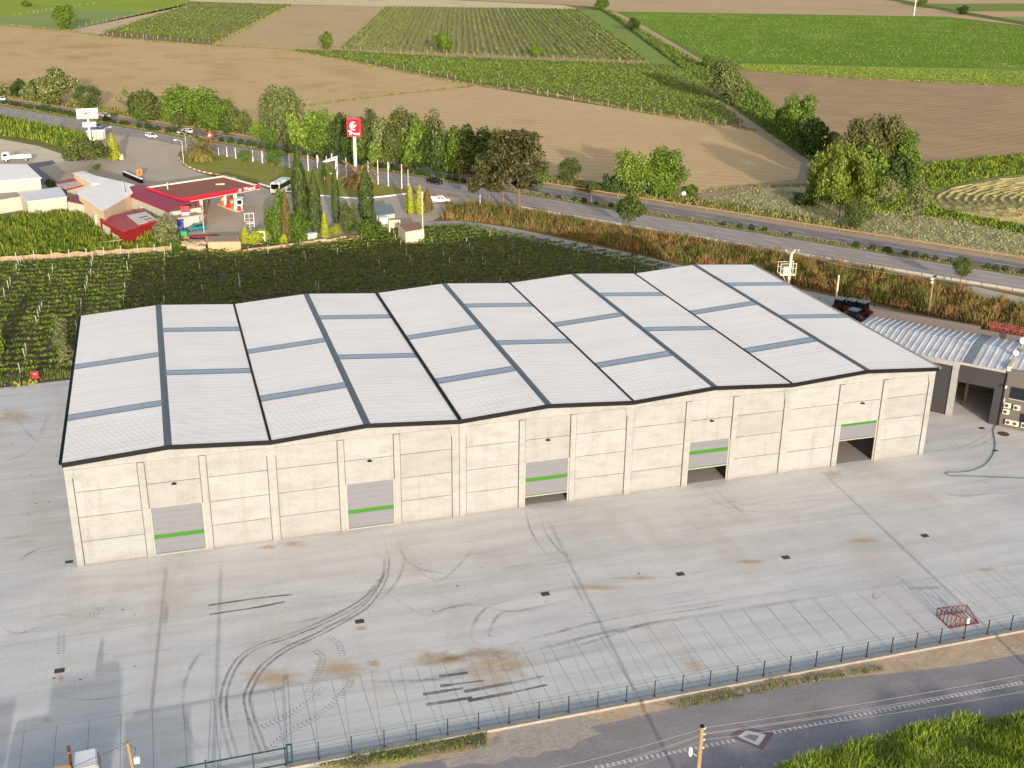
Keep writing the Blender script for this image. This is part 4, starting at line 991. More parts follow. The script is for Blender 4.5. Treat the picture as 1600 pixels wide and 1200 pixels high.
# ---- grass, reeds and crops nobody could count
def W2(pts): return [(p.x,p.y) for p in pxpoly(pts)]
REED = leafmat('leaf_reed', [(0,(84,96,40)),(.5,(114,114,56)),(1,(138,126,74))], .2, (.22, [(0,(136,102,66)),(.5,(170,128,86)),(1,(126,114,66))]))
GRASS = leafmat('leaf_grass', [(0,(74,100,32)),(.5,(98,122,42)),(1,(130,142,62))], .3, (.12, [(0,(98,118,38)),(.6,(122,134,46)),(1,(150,152,64))]))
GRASSD = leafmat('leaf_grass_rich', [(0,(80,110,32)),(.5,(114,140,44)),(1,(154,168,70))], .3, (.35, [(0,(98,126,34)),(.6,(134,154,50)),(1,(172,178,84))]))
WEED = leafmat('leaf_weed', [(0,(92,100,46)),(.5,(118,120,62)),(1,(140,132,84))], .2)
RS = np.random.RandomState(21)
stuff('reeds', blades('reeds', W2([(690,344),(702,323),(800,332),(1000,367),(1200,399),(1400,436),(1500,462),(1560,478),(1640,496),(1800,530),(1800,580),(1640,541),(1500,508),(1400,482),(1200,438),(1060,411),(860,366),(760,350)]), 60000, 1.6, .16, REED, .5, 0, .5))
stuff('tall_grass', blades('tall_grass', W2([(1110,1230),(1180,1212),(1300,1176),(1400,1145),(1500,1126),(1600,1122),(1800,1112),(1800,1400),(1050,1400)]), 95000, .75, .06, GRASSD, .7, 0, .55))
stuff('verge_grass', blades('verge_grass', W2([(-200,150),(0,184),(125,209),(148,220),(132,231),(108,235),(60,221),(0,213),(-200,190)]), 9000, 1.5, .3, GRASS, .4, .05, .4))
stuff('rough_grass', blades('rough_grass', W2([(-200,380),(0,344),(60,334),(145,327),(180,352),(215,371),(275,364),(298,386),(262,390),(0,405),(-200,430)]), 26000, 1.2, .22, GRASS, .4, 0, .5))
stuff('meadow_grass', blades('meadow_grass', W2([(1400,264),(1440,258),(1600,243),(1900,226),(1900,246),(1640,267),(1560,276),(1500,287),(1462,298),(1450,312),(1464,325),(1500,337),(1640,363),(1900,398),(1900,425),(1640,374),(1500,347),(1420,336),(1330,330),(1280,300)]), 26000, .9, .35, GRASS, .4, .03, .5))
stuff('roadside_weeds', blades('roadside_weeds', [tuple(HP('guard', u, o)[:2]) for u, o in ((-330,.8),(-200,.8),(-100,.8),(-20,.8),(10,.8),(10,5),(-20,8),(-100,9),(-200,9),(-330,9))], 16000, .8, .3, WEED, .4, .05, .5))
stuff('gravel_weeds', blades('gravel_weeds', W2([(1090,318),(1180,296),(1262,302),(1330,324),(1500,346),(1640,376),(1900,432),(1900,450),(1600,401),(1400,370),(1200,340)]), 9000, .45, .3, leafmat('leaf_pale_weed', [(0,(120,124,84)),(.5,(150,148,116)),(1,(106,122,66))], .2), .6, .04, .6))
stuff('ditch_grass', blades('ditch_grass', W2([(934,13),(950,18),(1102,104),(1148,112),(1240,198),(1290,262),(1290,300),(1262,290),(1272,258),(1190,200),(1116,140),(1060,104),(962,28)]), 12000, 1.4, .5, leafmat('leaf_ditch', [(0,(62,84,32)),(.5,(84,106,42)),(1,(112,126,58))], .25), .4, .03, .4))
stuff('mustard_flowers', blades('mustard_flowers', W2([(1112,100),(1330,106),(1600,112),(1900,142),(1900,156),(1600,132),(1330,119),(1170,109)]), 20000, .5, .4, leafmat('leaf_mustard', [(0,(90,116,48)),(.6,(110,130,60)),(1,(130,142,70))], .25, (.05, [(0,(104,128,46)),(.5,(128,142,50)),(1,(98,122,52))])), .4, .03, .4))
stuff('crop_rows', blades('crop_rows', W2([(970,20),(1480,28),(1600,44),(2000,86),(2000,130),(1600,107),(1330,102),(1112,95),(1012,43)]), 60000, .5, .4, leafmat('leaf_crop', [(0,(62,94,22)),(.5,(88,118,30)),(1,(120,142,48))], .25, (.035, [(0,(86,112,40)),(.5,(114,132,54)),(1,(150,152,92))])), .5, .03, .3))
stuff('verge_weeds', blades('verge_weeds', W2([(480,1198),(560,1180),(700,1152),(762,1148),(760,1170),(690,1180),(640,1190),(560,1204)]), 2600, .28, .07, leafmat('leaf_verge', [(0,(86,96,52)),(.5,(112,112,70)),(1,(132,124,90))], .2, (.3, [(0,(104,126,40)),(1,(140,152,60))])), .7, .04, .5))
stuff('dry_tufts', blades('dry_tufts', W2([(1040,1098),(1120,1082),(1240,1062),(1380,1040),(1380,1050),(1250,1072),(1120,1100),(1060,1110)]), 1800, .22, .08, WEED, .7, .04, .7))
stuff('median_weeds', blades('median_weeds', [tuple(HP('mednear', u, .6)[:2]) for u in range(-330, 90, 10)]+[tuple(HP('farnear', u, -.6)[:2]) for u in range(80, -340, -10)], 9000, .35, .25, WEED, .5, .15, .5))
mg = []
for pts, wd in (([(-100,36),(0,39),(100,47),(160,58),(330,72),(441,77)],2.2),([(441,77),(560,99),(740,134),(850,146),(1000,175),(1180,205)],1.6),([(470,167),(600,150),(745,135)],1.0),([(1150,109),(1330,123),(1600,136),(1800,156)],2.0),([(336,70),(395,39),(455,9)],1.8),([(530,78),(690,90),(1015,100)],1.6),([(1262,290),(1180,293),(1100,300)],1.5),([(1440,259),(1600,244),(1800,228)],2.5),([(0,607),(60,601)],.5)):
    W_ = [G(x,y) for x,y in pts]
    for a, b in zip(W_, W_[1:]):
        d = (b-a).normalized(); q = Vector((-d.y,d.x,0))*wd; mg.append(blades('m', [(a-q)[:2],(b-q)[:2],(b+q)[:2],(a+q)[:2]], int((b-a).length*9), .55, .45, WEED, .5, .03, .6))
bmm = bmesh.new()
for me_ in mg: bmm.from_mesh(me_); bpy.data.meshes.remove(me_)
me_ = bpy.data.meshes.new('margin_weeds'); bmm.to_mesh(me_); bmm.free(); me_.materials.append(WEED); stuff('margin_weeds', me_)
stuff('fence_grass', blades('fence_grass', [(-60,54.2),(-14,54.6),(-2.5,55.2),(-2.5,58.5),(-60,57.5)], 2500, .8, .12, GRASS, .4, 0, .5))
# ================================================================== PETROL STATION AND SHEDS
REDF = paint('station_red', (196,30,56), .45, var=.06, scale=1.0); BURG = paint('burgundy_sheet', (132,36,56), .55, var=.1, scale=.8); BRICKROOF = paint('canopy_roof_brown', (146,82,62), .8, var=.18, scale=.5)
CREAM = paint('cream_render', (176,172,158), .85, var=.08, scale=.5); WROOF = paint('white_sheet_roof', (238,230,224), .55, var=.06, scale=.4); ORANGE = paint('pump_orange', (206,96,52), .5); PEACH = paint('peach_plaster', (206,156,124), .9, var=.18, scale=.8)
RUST = paint('rusty_red_sheet', (168,58,52), .6, var=.14, scale=.8); DKRED = paint('dark_red_cladding', (134,26,34), .6, var=.12, scale=.9)
def loc(P, B): return Vector((P[0]-B[0], P[1]-B[1], P[2]))
# canopy
cq = [G(228,292,5.6), G(350,274,5.6), G(405,289,5.6), G(283,310.5,5.6)]; cb = G(316,305,0); cc = sum(cq, Vector())/4; cb = Vector((cc.x, cc.y, 0))
t = thing('station_canopy', 'petrol station canopy with brown roof and red lettered fascia above the pumps', 'canopy', cb)
q = [loc(p, cb) for p in cq]
def inset(q, d):
    c = sum(q, Vector())/len(q); return [p+(c-p).normalized()*d for p in q]
qi = inset(q, .75)
mb = MB(); mb.slab([(p.x,p.y,5.35) for p in qi], .3); part('roof', mb, BRICKROOF, t)
mb = MB()
for i, col in ((0,None),(1,None)):
    a, b = q[i], q[(i+1)%4]; ai, bi = qi[i], qi[(i+1)%4]
    mb.slab([(a.x,a.y,5.62),(b.x,b.y,5.62),(bi.x,bi.y,5.62),(ai.x,ai.y,5.62)], .5)
part('parapet', mb, paint('parapet_cream',(214,204,190),.7), t)
mb = MB()
for i in (2, 3):
    a, b = q[i], q[(i+1)%4]; n = (b-a).normalized(); o = Vector((n.y,-n.x,0))*.12
    if o.dot((a+b)/2) < 0: o = -o
    mb.prism([(a.x,a.y),(b.x,b.y),(b.x+o.x,b.y+o.y),(a.x+o.x,a.y+o.y)], 4.75, 5.68)
fas = part('fascia', mb, REDF, t)
mb = MB()
a, b = q[2], q[3]; n = (b-a).normalized(); o = Vector((n.y,-n.x,0))*.14
if o.dot((a+b)/2) < 0: o = -o
mb.prism([(a.x,a.y),(b.x,b.y),(b.x+o.x,b.y+o.y),(a.x+o.x,a.y+o.y)], 4.62, 4.745); part('fascia_edge', mb, paint('light_strip',(236,190,150),.5), t)
fd = (a-b).normalized(); fo = o.normalized()
def face_matrix(origin, xdir, zdir=Vector((0,0,1))):
    x = xdir.normalized(); y = zdir; z = x.cross(y)
    return Matrix(((x.x,y.x,z.x,origin.x),(x.y,y.y,z.y,origin.y),(x.z,y.z,z.z,origin.z),(0,0,0,1)))
P = b.lerp(a, .86)+fo*.20; P.z = 5.2
text_mesh('lettering', 'TPetrol', 1.0, WHITE(), fas, face_matrix(P, fd), .02, .02)
P = b.lerp(a, .735)+fo*.16; P.z = 5.2
mb = MB(); s_ = [(math.cos(x)*.38, math.sin(x)*.38) for x in [k*.5236 for k in range(12)]]
mb.add([P+fd*x+Vector((0,0,y))+fo*.03 for x, y in s_], [tuple(range(12))]); mk = part('emblem', mb, WHITE(), fas)
mb = MB(); mb.add([P+fd*(x*.45+.07)+Vector((0,0,y*.45))+fo*.045 for x, y in s_], [tuple(range(12))]); part('emblem_mark', mb, REDF, fas)
mb = MB()
qs = inset(q, .3); mb.slab([(p.x,p.y,4.98) for p in qs], .06); part('soffit', mb, paint('soffit_white',(216,210,204),.6), t)
for px, py in ((316,339),(369,329.5),(352,321.5)):
    B = G(px,py); l = loc(B, cb); mb = MB(); mb.box(l.x-.35,l.y-.35,.1,l.x+.35,l.y+.35,4.9); part('column', mb, paint('column_peach',(228,206,182),.6), t)
mb = MB(); l = loc(G(344,288,5.4), cb); mb.box(l.x-1.0,l.y-.35,5.352,l.x+1.0,l.y+.35,5.6); part('roof_hatch', mb, paint('hatch_cream',(190,170,156),.6), t)
mb = MB(); l = loc(G(262,296,5.4), cb); mb.box(l.x-.12,l.y-.12,5.352,l.x+.12,l.y+.12,7.0); part('vent_pipe', mb, ALU, t)
def pump(px, py, lab, ang):
    B = G(px,py); o = thing('fuel_pump', lab, 'fuel pump', (B.x,B.y,.25), ang, 'pumps under the station canopy')
    m = MB(); m.box(-.35,-.3,0,.35,.3,2.1); part('cabinet', m, ORANGE, o, bevel=.05)
    m = MB(); m.box(-.28,-.32,1.2,.28,-.305,1.8); part('screen', m, paint('pump_screen',(196,196,188),.3), o)
    m = MB(); m.box(-.42,-.36,2.1,.42,.36,2.5); part('header', m, REDF, o)
    m = MB(); m.tube([(.37,0,1.5),(.6,0,1.0),(.5,0,.4),(.37,0,.9)], .035, 6); part('hose', m, TRIM, o)
ca = math.atan2(fd.y, fd.x)
pump(309,332,'orange fuel pump beside the canopy column next to the teal car',ca); pump(347,323,'orange fuel pump farthest under the canopy',ca); pump(362,327,'orange fuel pump between the two far canopy columns',ca)
for pts, lab in (([(303,335),(316,342),(322,337),(309,331)],'raised pump island nearest the teal car'),([(339,320.5),(356,327.5),(362,324),(345,317)],'raised pump island at the back of the canopy'),([(356,327.5),(372,332.5),(380,329),(364,323)],'raised pump island with red end guard beside the white van')):
    mb = MB(); Pq = pxpoly(pts); c = sum(Pq, Vector())/4; mb.prism([(p.x-c.x,p.y-c.y) for p in Pq], .05, .3); o = thing('pump_island', lab, 'pump island', (c.x,c.y,0)); part('kerb', mb, paint('column_peach',(228,206,182)), o)
    e = (Pq[1]+Pq[2])/2-c; mb = MB(); mb.tube([(e.x-.3,e.y,.3),(e.x-.3,e.y,1.2)], .45, 10); part('end_guard', mb, REDF, o)
# station office: raised white box with a curved burgundy roof
def bldg_frame(a, b, depth):
    """origin a, x towards b, y = away from the viewer"""
    x = (b-a); L = x.length; x.normalize(); y = Vector((-x.y, x.x, 0)); return L, math.atan2(x.y, x.x)
oa, ob = G(190,299,4.3), G(264,329,4.3); L_, an = bldg_frame(oa, ob, 8)
t = thing('station_office', 'long white station office under a curved burgundy sheet roof', 'office', (oa.x,oa.y,0), an)
mb = MB(); mb.box(.3,.25,0,L_-.2,7.4,3.9); part('wall', mb, CREAM, t)
mb = MB(); N_ = 10
pr = [(-.35+8.4*k/N_, 4.0+1.25*math.sin(math.pi*(k/N_)*.93+.08)) for k in range(N_+1)]
for k in range(N_):
    (ya,za),(yb,zb) = pr[k], pr[k+1]; mb.slab([(-.3,ya,za),(L_+.3,ya,za),(L_+.3,yb,zb),(-.3,yb,zb)], .12)
part('roof', mb, BURG, t)
mb = MB(); mb.box(L_-.19,.6,0,L_+2.4,5.6,3.0); part('annex', mb, CREAM, t)
mb = MB(); mb.box(L_-.1,.4,3.0,L_+2.7,5.9,3.12); part('annex_roof', mb, paint('annex_grey',(150,146,130),.7), t)
for x, w, h, z in ((L_*.33,1.2,1.2,1.2),(L_*.42,1.2,1.2,1.2),(L_*.52,1.0,2.1,.4),(L_*.6,1.2,1.2,1.2),(L_*.8,.8,.9,1.4)):
    m = MB(); m.box(x-.08,.15,z-.08,x+w+.08,.245,z+h+.08); fr = part('window', m, paint('pale_frame',(204,200,190),.6), t); m = MB(); m.box(x,.1,z,x+w,.14,z+h); part('pane', m, paint('pale_glass',(150,158,160),.15), fr)
mb = MB(); mb.tube([(3.4,-.6,0),(3.4,-.5,8.2)], .07, 6); mb.tube([(3.8,-.6,0),(3.5,-.5,6.2)], .05, 6); part('mast', mb, paint('mast_grey',(84,78,80),.6), t)
def roofed_box(name, label, cat, quad_px, zr_, zw, roofm, wallm, over=.3, slope=0.0, rname='roof', th=.15):
    """quad_px: roof corners (near-left, near-right, far-right, far-left) seen at height zr_"""
    Q = [G(x, y, zr_) for x, y in quad_px]; c = sum(Q, Vector())/len(Q); o = thing(name, label, cat, (c.x,c.y,0)); q = [loc(p, c) for p in Q]
    zs = [zr_+(slope if i >= 2 else 0) for i in range(len(q))]
    m = MB(); m.slab([(p.x,p.y,z) for p, z in zip(q, zs)], th); part(rname, m, roofm, o)
    qi = inset(q, over); m = MB(); m.prism([(p.x,p.y) for p in qi], 0, [z-th-.002 for z in zs]); part('wall', m, wallm, o); return o, qi
t, qi = roofed_box('white_shed', 'tall cream shed with a white roof cut by the picture edge', 'shed', [(-60,287),(65,278),(42,256.5),(-60,257)], 6.0, 6, WROOF, CREAM, .5)
t, qi = roofed_box('lean_to_shed', 'low cream shed with a pale blue grey roof behind the tall grass', 'shed', [(42,315),(105,307.5),(94,292),(27,300)], 3.6, 3.6, paint('bluegrey_sheet',(208,206,208),.5,var=.06), CREAM, .2)
t, qi = roofed_box('flat_shed', 'low cream shed with a weathered flat grey roof at the picture edge', 'shed', [(-40,318),(36,306),(24,298.5),(-40,306)], 3.2, 3.2, paint('weathered_grey',(160,154,140),.9,var=.2,scale=.6), CREAM, .15)
mb = MB(); mb.box(qi[1].x-2.2,qi[1].y-.3,0,qi[1].x-1.2,qi[1].y-.02,2.0)
t, qi = roofed_box('patched_shed', 'low shed roofed with patched red and bleached sheets among the white roofs', 'shed', [(104,297),(149,285.5),(128,275.5),(87,284)], 3.2, 3.2, RUST, CREAM, .2)
c = t.location
mb = MB(); Q = [loc(G(x,y,3.23), c) for x, y in ((100,295.5),(147,284.5),(138,279.5),(88,289))]; mb.slab([(p.x,p.y,3.29) for p in Q], .08); part('bleached_sheet', mb, paint('bleached_sheet',(190,176,164),.7,var=.2,scale=.6), t)
# white tent-like roofs: a pair of shallow gables
for nm, lab, ridge, left, right, zz in (('white_roof_building','white gabled workshop roof in front of the forecourt, nearest the burgundy roof',((161,329.5),(190,283)),((119,301.5),(150,281)),((196,309),(222,292)),4.6),('white_roof_building','flatter white roof building farther back beside the patched red sheets',((143,287),(152,275)),((113,270),(130,267)),((176,289),(188,283)),4.4)):
    R = [G(x,y,zz+.9) for x,y in ridge]; Lq = [G(x,y,zz) for x,y in left]; Rq = [G(x,y,zz) for x,y in right]
    c = (R[0]+R[1])/2; o = thing(nm, lab, 'building', (c.x,c.y,0)); m = MB(); r0,r1 = loc(R[0],c),loc(R[1],c); l0,l1 = loc(Lq[0],c),loc(Lq[1],c); g0,g1 = loc(Rq[0],c),loc(Rq[1],c)
    m.slab([l0,r0,r1,l1], .12); m.slab([r0,g0,g1,r1], .12); part('roof', m, WROOF, o)
    m = MB(); k = .94; f = lambda p: (p.x*k, p.y*k); m.prism([f(l0),f(r0),f(g0),f(g1),f(r1),f(l1)], 0, [zz-.2,zz+.65,zz-.2,zz-.2,zz+.65,zz-.2]); part('wall', m, paint('warm_block',(206,184,150),.9,var=.1), o)
t, qi = roofed_box('burgundy_lean_to', 'cream lean to with a burgundy sheet roof tucked below the white gable', 'lean to', [(150,322.5),(163,317),(121,301),(104,314)], 3.0, 3.0, BURG, CREAM, .2)
t, qi = roofed_box('cream_annex', 'small white flat annex between the lean to and the red shed', 'annex', [(147,337),(176,331),(165,325),(143,331)], 2.9, 2.9, paint('annex_white',(206,204,200),.7), CREAM, .1)
t, qi = roofed_box('red_shed', 'dark red clad shed with a dusty red roof and bleached panels', 'shed', [(192,361.5),(245,344),(222,327),(155,342)], 3.3, 3.3, RUST, DKRED, .15)
c = t.location
for qx in ([(216,351),(246,344),(228,331),(198,336.5)],):
    Q = [loc(G(x,y,3.33), c) for x,y in qx]; mb = MB(); mb.slab([(p.x,p.y,3.38) for p in Q], .06); part('bleached_panel', mb, paint('panel_bleached',(204,194,180),.7,var=.15,scale=.8), t)
for qx in ([(193,337.2),(218,331.3),(216,329.8),(191,335.7)],[(218,340.8),(231,337.8),(230,336.8),(217,339.8)],[(226,343.5),(237,340.9),(236,339.9),(225,342.5)],[(231,347),(243,343.9),(242,342.9),(230,346)]):
    Q = [loc(G(x,y,3.45), c) for x,y in qx]; mb = MB(); mb.slab([(p.x,p.y,3.44) for p in Q], .05); part('red_strip', mb, BURG, t)
q0, q3 = qi[0], qi[3]; d = (q0-q3).normalized(); nrm = Vector((d.y,-d.x,0)); nrm = nrm if nrm.y < 0 else -nrm
for f0, f1, z0, z1, nm in ((.1,.42,.1,2.5,'door'),(.5,.75,.9,1.7,'window')):
    a, b = q3.lerp(q0,f0), q3.lerp(q0,f1); mb = MB(); mb.prism([(a.x,a.y),(b.x,b.y),(b.x+nrm.x*.08,b.y+nrm.y*.08),(a.x+nrm.x*.08,a.y+nrm.y*.08)], z0, z1); part(nm, mb, CREAM, t)
# peach walls and the hut along the vineyard edge
def block(name, label, cat, quad, z, mat, over=None):
    Q = pxpoly(quad); c = sum(Q, Vector())/len(Q); o = thing(name, label, cat, (c.x,c.y,0)); m = MB(); m.prism([(p.x-c.x,p.y-c.y) for p in Q], 0, z); part('wall', m, mat, o); return o, c, Q
t, c, Q = block('plastered_tank', 'low roofless peach plastered block at the end of the vineyard', 'block', [(326,394),(377,393),(372,383),(322,384)], 2.0, PEACH)
mb = MB(); q = inset([Vector((p.x-c.x,p.y-c.y,0)) for p in Q], .5); mb.prism([(p.x,p.y) for p in q], 2.0, 2.04); part('slab', mb, paint('slab_dusty',(160,136,110),.9,var=.2), t)
t, c, Q = block('stone_ruin', 'broken pale stone wall between the peach block and the bins', 'wall', [(292,392),(322,394),(322,386),(296,382)], 1.2, paint('ruin_stone',(180,156,128),.9,var=.25,scale=1.2))
mb = MB()
for k in range(22): mb.ball((random.uniform(-3,2),random.uniform(-1.5,1.2),1.2+random.uniform(-.1,.1)), random.uniform(.3,.7), random.uniform(.3,.6), random.uniform(.15,.35), 6, 4)
part('rubble', mb, paint('ruin_stone',(180,156,128)), t)
t = thing('garden_wall', 'long low pinkish stone wall between the vineyard and the cypress row', 'wall', G(480,388))
A_ = [loc(G(x,y), G(480,388)) for x, y in ((377,395),(430,389),(500,380),(560,372.5),(580,371))]
mb = MB()
for a, b in zip(A_, A_[1:]):
    n = max(1, int((b-a).length/1.3))
    for k in range(n):
        p0, p1 = a.lerp(b, k/n), a.lerp(b, (k+1)/n); h = random.uniform(.55,.85); mb.bar((p0.x,p0.y,h/2), (p1.x,p1.y,h/2), .55, h)
part('wall', mb, paint('wall_pink',(196,160,140),.9,var=.25,scale=1.5), t)
t, c, Q = block('concrete_hut', 'small pale concrete hut with a red edged flat roof at the vineyard corner', 'hut', [(634,383),(663,378),(656,366),(622,371)], 2.7, paint('hut_concrete',(206,194,168),.9,var=.14,scale=1.0))
mb = MB(); q = inset([Vector((p.x-c.x,p.y-c.y,0)) for p in Q], .25); mb.prism([(p.x,p.y) for p in q], 2.7, 2.76); part('roof', mb, paint('hut_roof',(150,110,96),.9,var=.2), t)
t, qi = roofed_box('green_roof_shed', 'open shed with a grey green ribbed roof behind the concrete hut', 'shed', [(588,337),(618,333),(611,318.5),(584,322)], 2.8, 2.8, paint('green_sheet',(112,124,116),.5,var=.12,scale=1.0), paint('shed_wall_grey',(176,170,158),.9,var=.15), .25)
t = thing('water_tank', 'white plastic water tank on a metal stand beside the hut', 'tank', G(600,360))
mb = MB(); mb.tube([(0,0,1.7),(0,0,2.9)], 1.0, 14); part('tank', mb, WHITE(), t, smooth=False); mb = MB()
for x, y in ((-.7,-.7),(.7,-.7),(.7,.7),(-.7,.7)): mb.bar((x,y,0),(x,y,1.69),.1)
part('stand', mb, ALU, t)
t = thing('doorway_porch', 'pale open porch frame between the tank and the concrete hut', 'porch', G(617,362)); mb = MB()
mb.box(-1.3,-.2,0,-1.0,.2,2.3); mb.box(.9,-.2,0,1.2,.2,2.3); mb.box(-1.3,-.25,2.3,1.2,.25,2.55); mb.box(-1.0,1.2,0,.9,1.4,2.3); part('frame', mb, paint('hut_concrete',(206,194,168)), t)
t = thing('red_pump_post', 'tall rusty orange post beside the stout cypress', 'post', G(550,358)); mb = MB(); mb.tube([(0,0,0),(0,0,4.2)], .28, 8); mb.ball((0,0,4.3),.35,.35,.35); part('post', mb, paint('rust_orange',(196,92,60),.7,var=.2), t)
for px, py, w, h, lab in ((405,381,2.4,2.6,'low white empty window frame in the scrap row'),(430,371,1.8,4.6,'tall white metal door frame in the scrap row'),(444,376,1.3,1.9,'small white metal panel next to the browned conifer'),(391,364,1.9,4.3,'grey lattice rack standing on the forecourt edge')):
    B = G(px,py); t = thing('metal_frame' if h < 4 else 'metal_door_frame', lab, 'metal frame', B, random.uniform(-.3,.3)); mb = MB(); c = WHITE() if 'grey' not in lab else paint('rack_grey',(176,176,172),.5)
    for x in (-w/2, w/2): mb.bar((x,0,0),(x,0,h),.2)
    for z in (.1, h*.5, h-.1): mb.bar((-w/2+.1,0,z),(w/2-.1,0,z),.18)
    if 'lattice' in lab:
        for k in range(5): mb.bar((-w/2+.1,.0,h*(.2+.13*k)),(w/2-.1,.0,h*(.2+.13*k)),.1)
        mb.bar((0,.0,.2),(0,.0,h-.2),.1)
    part('frame', mb, c, t)
t = thing('white_cupboard', 'white box like cabinet between the cypresses', 'cabinet', G(486,377)); mb = MB(); mb.box(-1.2,-.6,0,1.2,.6,1.6); part('body', mb, CREAM, t, bevel=.05); mb = MB(); mb.box(-1.3,-.7,1.6,1.3,.7,1.75); part('lid', mb, WHITE(), t)
for px, py, lab, c, h in ((283,362,'blue barrel bin beside the red machine','blue',2.6),(288,376,'green wheeled bin at the end of the olive bush','green',2.0)):
    t = thing('waste_bin', lab, 'bin', G(px,py)); mb = MB(); mb.prism([(-.6,-.5),(.6,-.5),(.7,.5),(-.7,.5)], 0, h); part('body', mb, paint('bin_'+c, (30,62,150) if c=='blue' else (34,140,84), .5), t, bevel=.06); mb = MB(); mb.box(-.75,-.6,h,.75,.6,h+.12); part('lid', mb, paint('bin_lid_'+c, (26,50,120) if c=='blue' else (28,116,70), .5), t)
t = thing('vending_cabinet', 'red cabinet with a white front standing below the white office', 'cabinet', G(292,358)); mb = MB(); mb.box(-.8,-.5,0,.8,.5,3.8); part('body', mb, ORANGE, t, bevel=.04); mb = MB(); mb.box(-.9,-.6,3.8,.9,.6,5.0); part('header', mb, REDF, t); mb = MB(); mb.box(-.75,-.63,3.2,.75,-.52,3.75); part('sign', mb, WHITE(), t)
t = thing('sheet_stack', 'stack of dark burgundy roofing sheets lying behind the peach block', 'sheets', G(318,371,.1)); mb = MB()
for k in range(5): mb.box(-3.2+.15*k,-1.1+.1*k,.02+.09*k,3.4-.2*k,1.0-.08*k,.09+.09*k)
part('sheets', mb, BURG, t)
t = thing('pallet_stack', 'wooden pallets piled beside the broken stone wall', 'pallets', G(291,377,.05)); mb = MB()
for k in range(6):
    for q in range(5): mb.box(-.6+.26*q,-.5,.02+.15*k,-.42+.26*q,.5,.05+.15*k)
    for q in (-.5,0,.44): mb.box(-.6,q,.051+.15*k,.62,q+.08,.16+.15*k)
part('boards', mb, paint('pallet_wood',(168,132,92),.9,var=.2), t)
t = thing('tall_pole', 'slim pale pole beside the teal car', 'pole', G(319,364)); mb = MB(); mb.tube([(0,0,0),(0,0,5.0)], .13, 8); part('post', mb, ALU, t)
t = thing('tall_pole', 'tall cream pole at the corner of the concrete hut', 'pole', G(661,378)); mb = MB(); mb.tube([(0,0,0),(-.05,0,10.2)], [.16,.12], 8); part('post', mb, paint('post_beige',(196,182,156)), t); mb = MB(); mb.ball((0,0,10.3),.25,.25,.2); part('cap', mb, WHITE(), t)
# ---- pylon sign
B = G(556,272); h0, h1 = height_at(B, 213), height_at(B, 185)
t = thing('pylon_sign', 'tall white pole carrying a red box sign with a white winged crescent', 'sign', B, math.radians(-24))
mb = MB(); mb.tube([(0,0,0),(0,0,h0+.3)], .42, 12); part('pole', mb, WHITE(), t)
wz = h1-h0; mb = MB(); mb.box(-1.75,-.65,h0,1.75,.65,h1); bx = part('sign_box', mb, paint('pylon_edge_red',(222,60,76),.5,var=.04), t, bevel=.08)
mb = MB(); mb.box(-1.6,-.68,h0+.15,1.6,-.655,h1-.15); fc = part('sign_face', mb, paint('pylon_red',(186,14,44),.4,var=.04), t)
zc = h0+wz*.60; mb = MB(); oc = []
for k in range(17): a = math.radians(60+k*240/16); oc.append((-.05+math.cos(a)*.95, zc+math.sin(a)*1.1))
for k in range(15): a = math.radians(292-k*224/14); oc.append((.34+math.cos(a)*.78, zc+math.sin(a)*.86))
mb.add([(x,-.70,z) for x,z in oc], [(k,k+1,31-k-1,31-k) if k < 15 else (15,16,17-1,16) for k in range(15)])
for sh in ([(-.35,.30),(.15,.62),(.05,.2)],[(-.45,.0),(.45,.35),(.1,-.1)],[(-.35,-.35),(.75,.35),(.25,-.42)],[(.3,.0),(.95,.45),(.45,-.25)]): mb.add([(x,-.705,zc+z) for x,z in sh], [(0,1,2)])
part('emblem', mb, WHITE(), fc)
text_mesh('lettering', 'T', 1.5, WHITE(), fc, face_matrix(Vector((-.95,-.70,h0+wz*.2)), Vector((1,0,0))), .01, .06)
text_mesh('lettering', 'Petrol', .95, WHITE(), fc, face_matrix(Vector((.42,-.70,h0+wz*.17)), Vector((1,0,0))), .01, .03)
# ---- billboard mast by the entry
B = G(142,224); zt, zb_ = height_at(B,169.5), height_at(B,185)
t = thing('billboard_mast', 'white mast with two white boards, the big one with a red word', 'sign', B, math.radians(8))
mb = MB(); mb.tube([(0,0,0),(0,0,zb_)], .3, 10); part('pole', mb, WHITE(), t)
mb = MB(); mb.box(-3.0,-.25,zb_,2.9,.25,zt); bd = part('board', mb, paint('board_white',(226,224,218),.5,var=.04), t)
text_mesh('lettering', 'IMTS', 1.15, REDF, bd, face_matrix(Vector((0,-.27,zb_+(zt-zb_)*.5)), Vector((1,0,0))), .01, .04)
text_mesh('lettering', 'KARMAN  TRAKTÖR', .62, TRIM, bd, face_matrix(Vector((0,-.27,zb_+(zt-zb_)*.18)), Vector((1,0,0))), .01, .02)
z2, z3 = height_at(B,198), height_at(B,190.5); mb = MB(); mb.box(-1.7,-.5,z2,2.0,-.32,z3); part('board', mb, paint('board_white',(226,224,218)), t)
t = thing('display_shelter', 'white glazed display shelter under the billboard mast', 'shelter', G(151,221), math.radians(10))
mb = MB()
for x in (-2.3,2.3):
    for y in (-.7,.7): mb.bar((x,y,0),(x,y,3.0),.14)
mb.bar((0,-.7,0),(0,-.7,3.0),.12); part('frame', mb, ALU, t)
mb = MB(); mb.box(-2.6,-.95,3.0,2.6,.95,3.35); part('roof', mb, WHITE(), t)
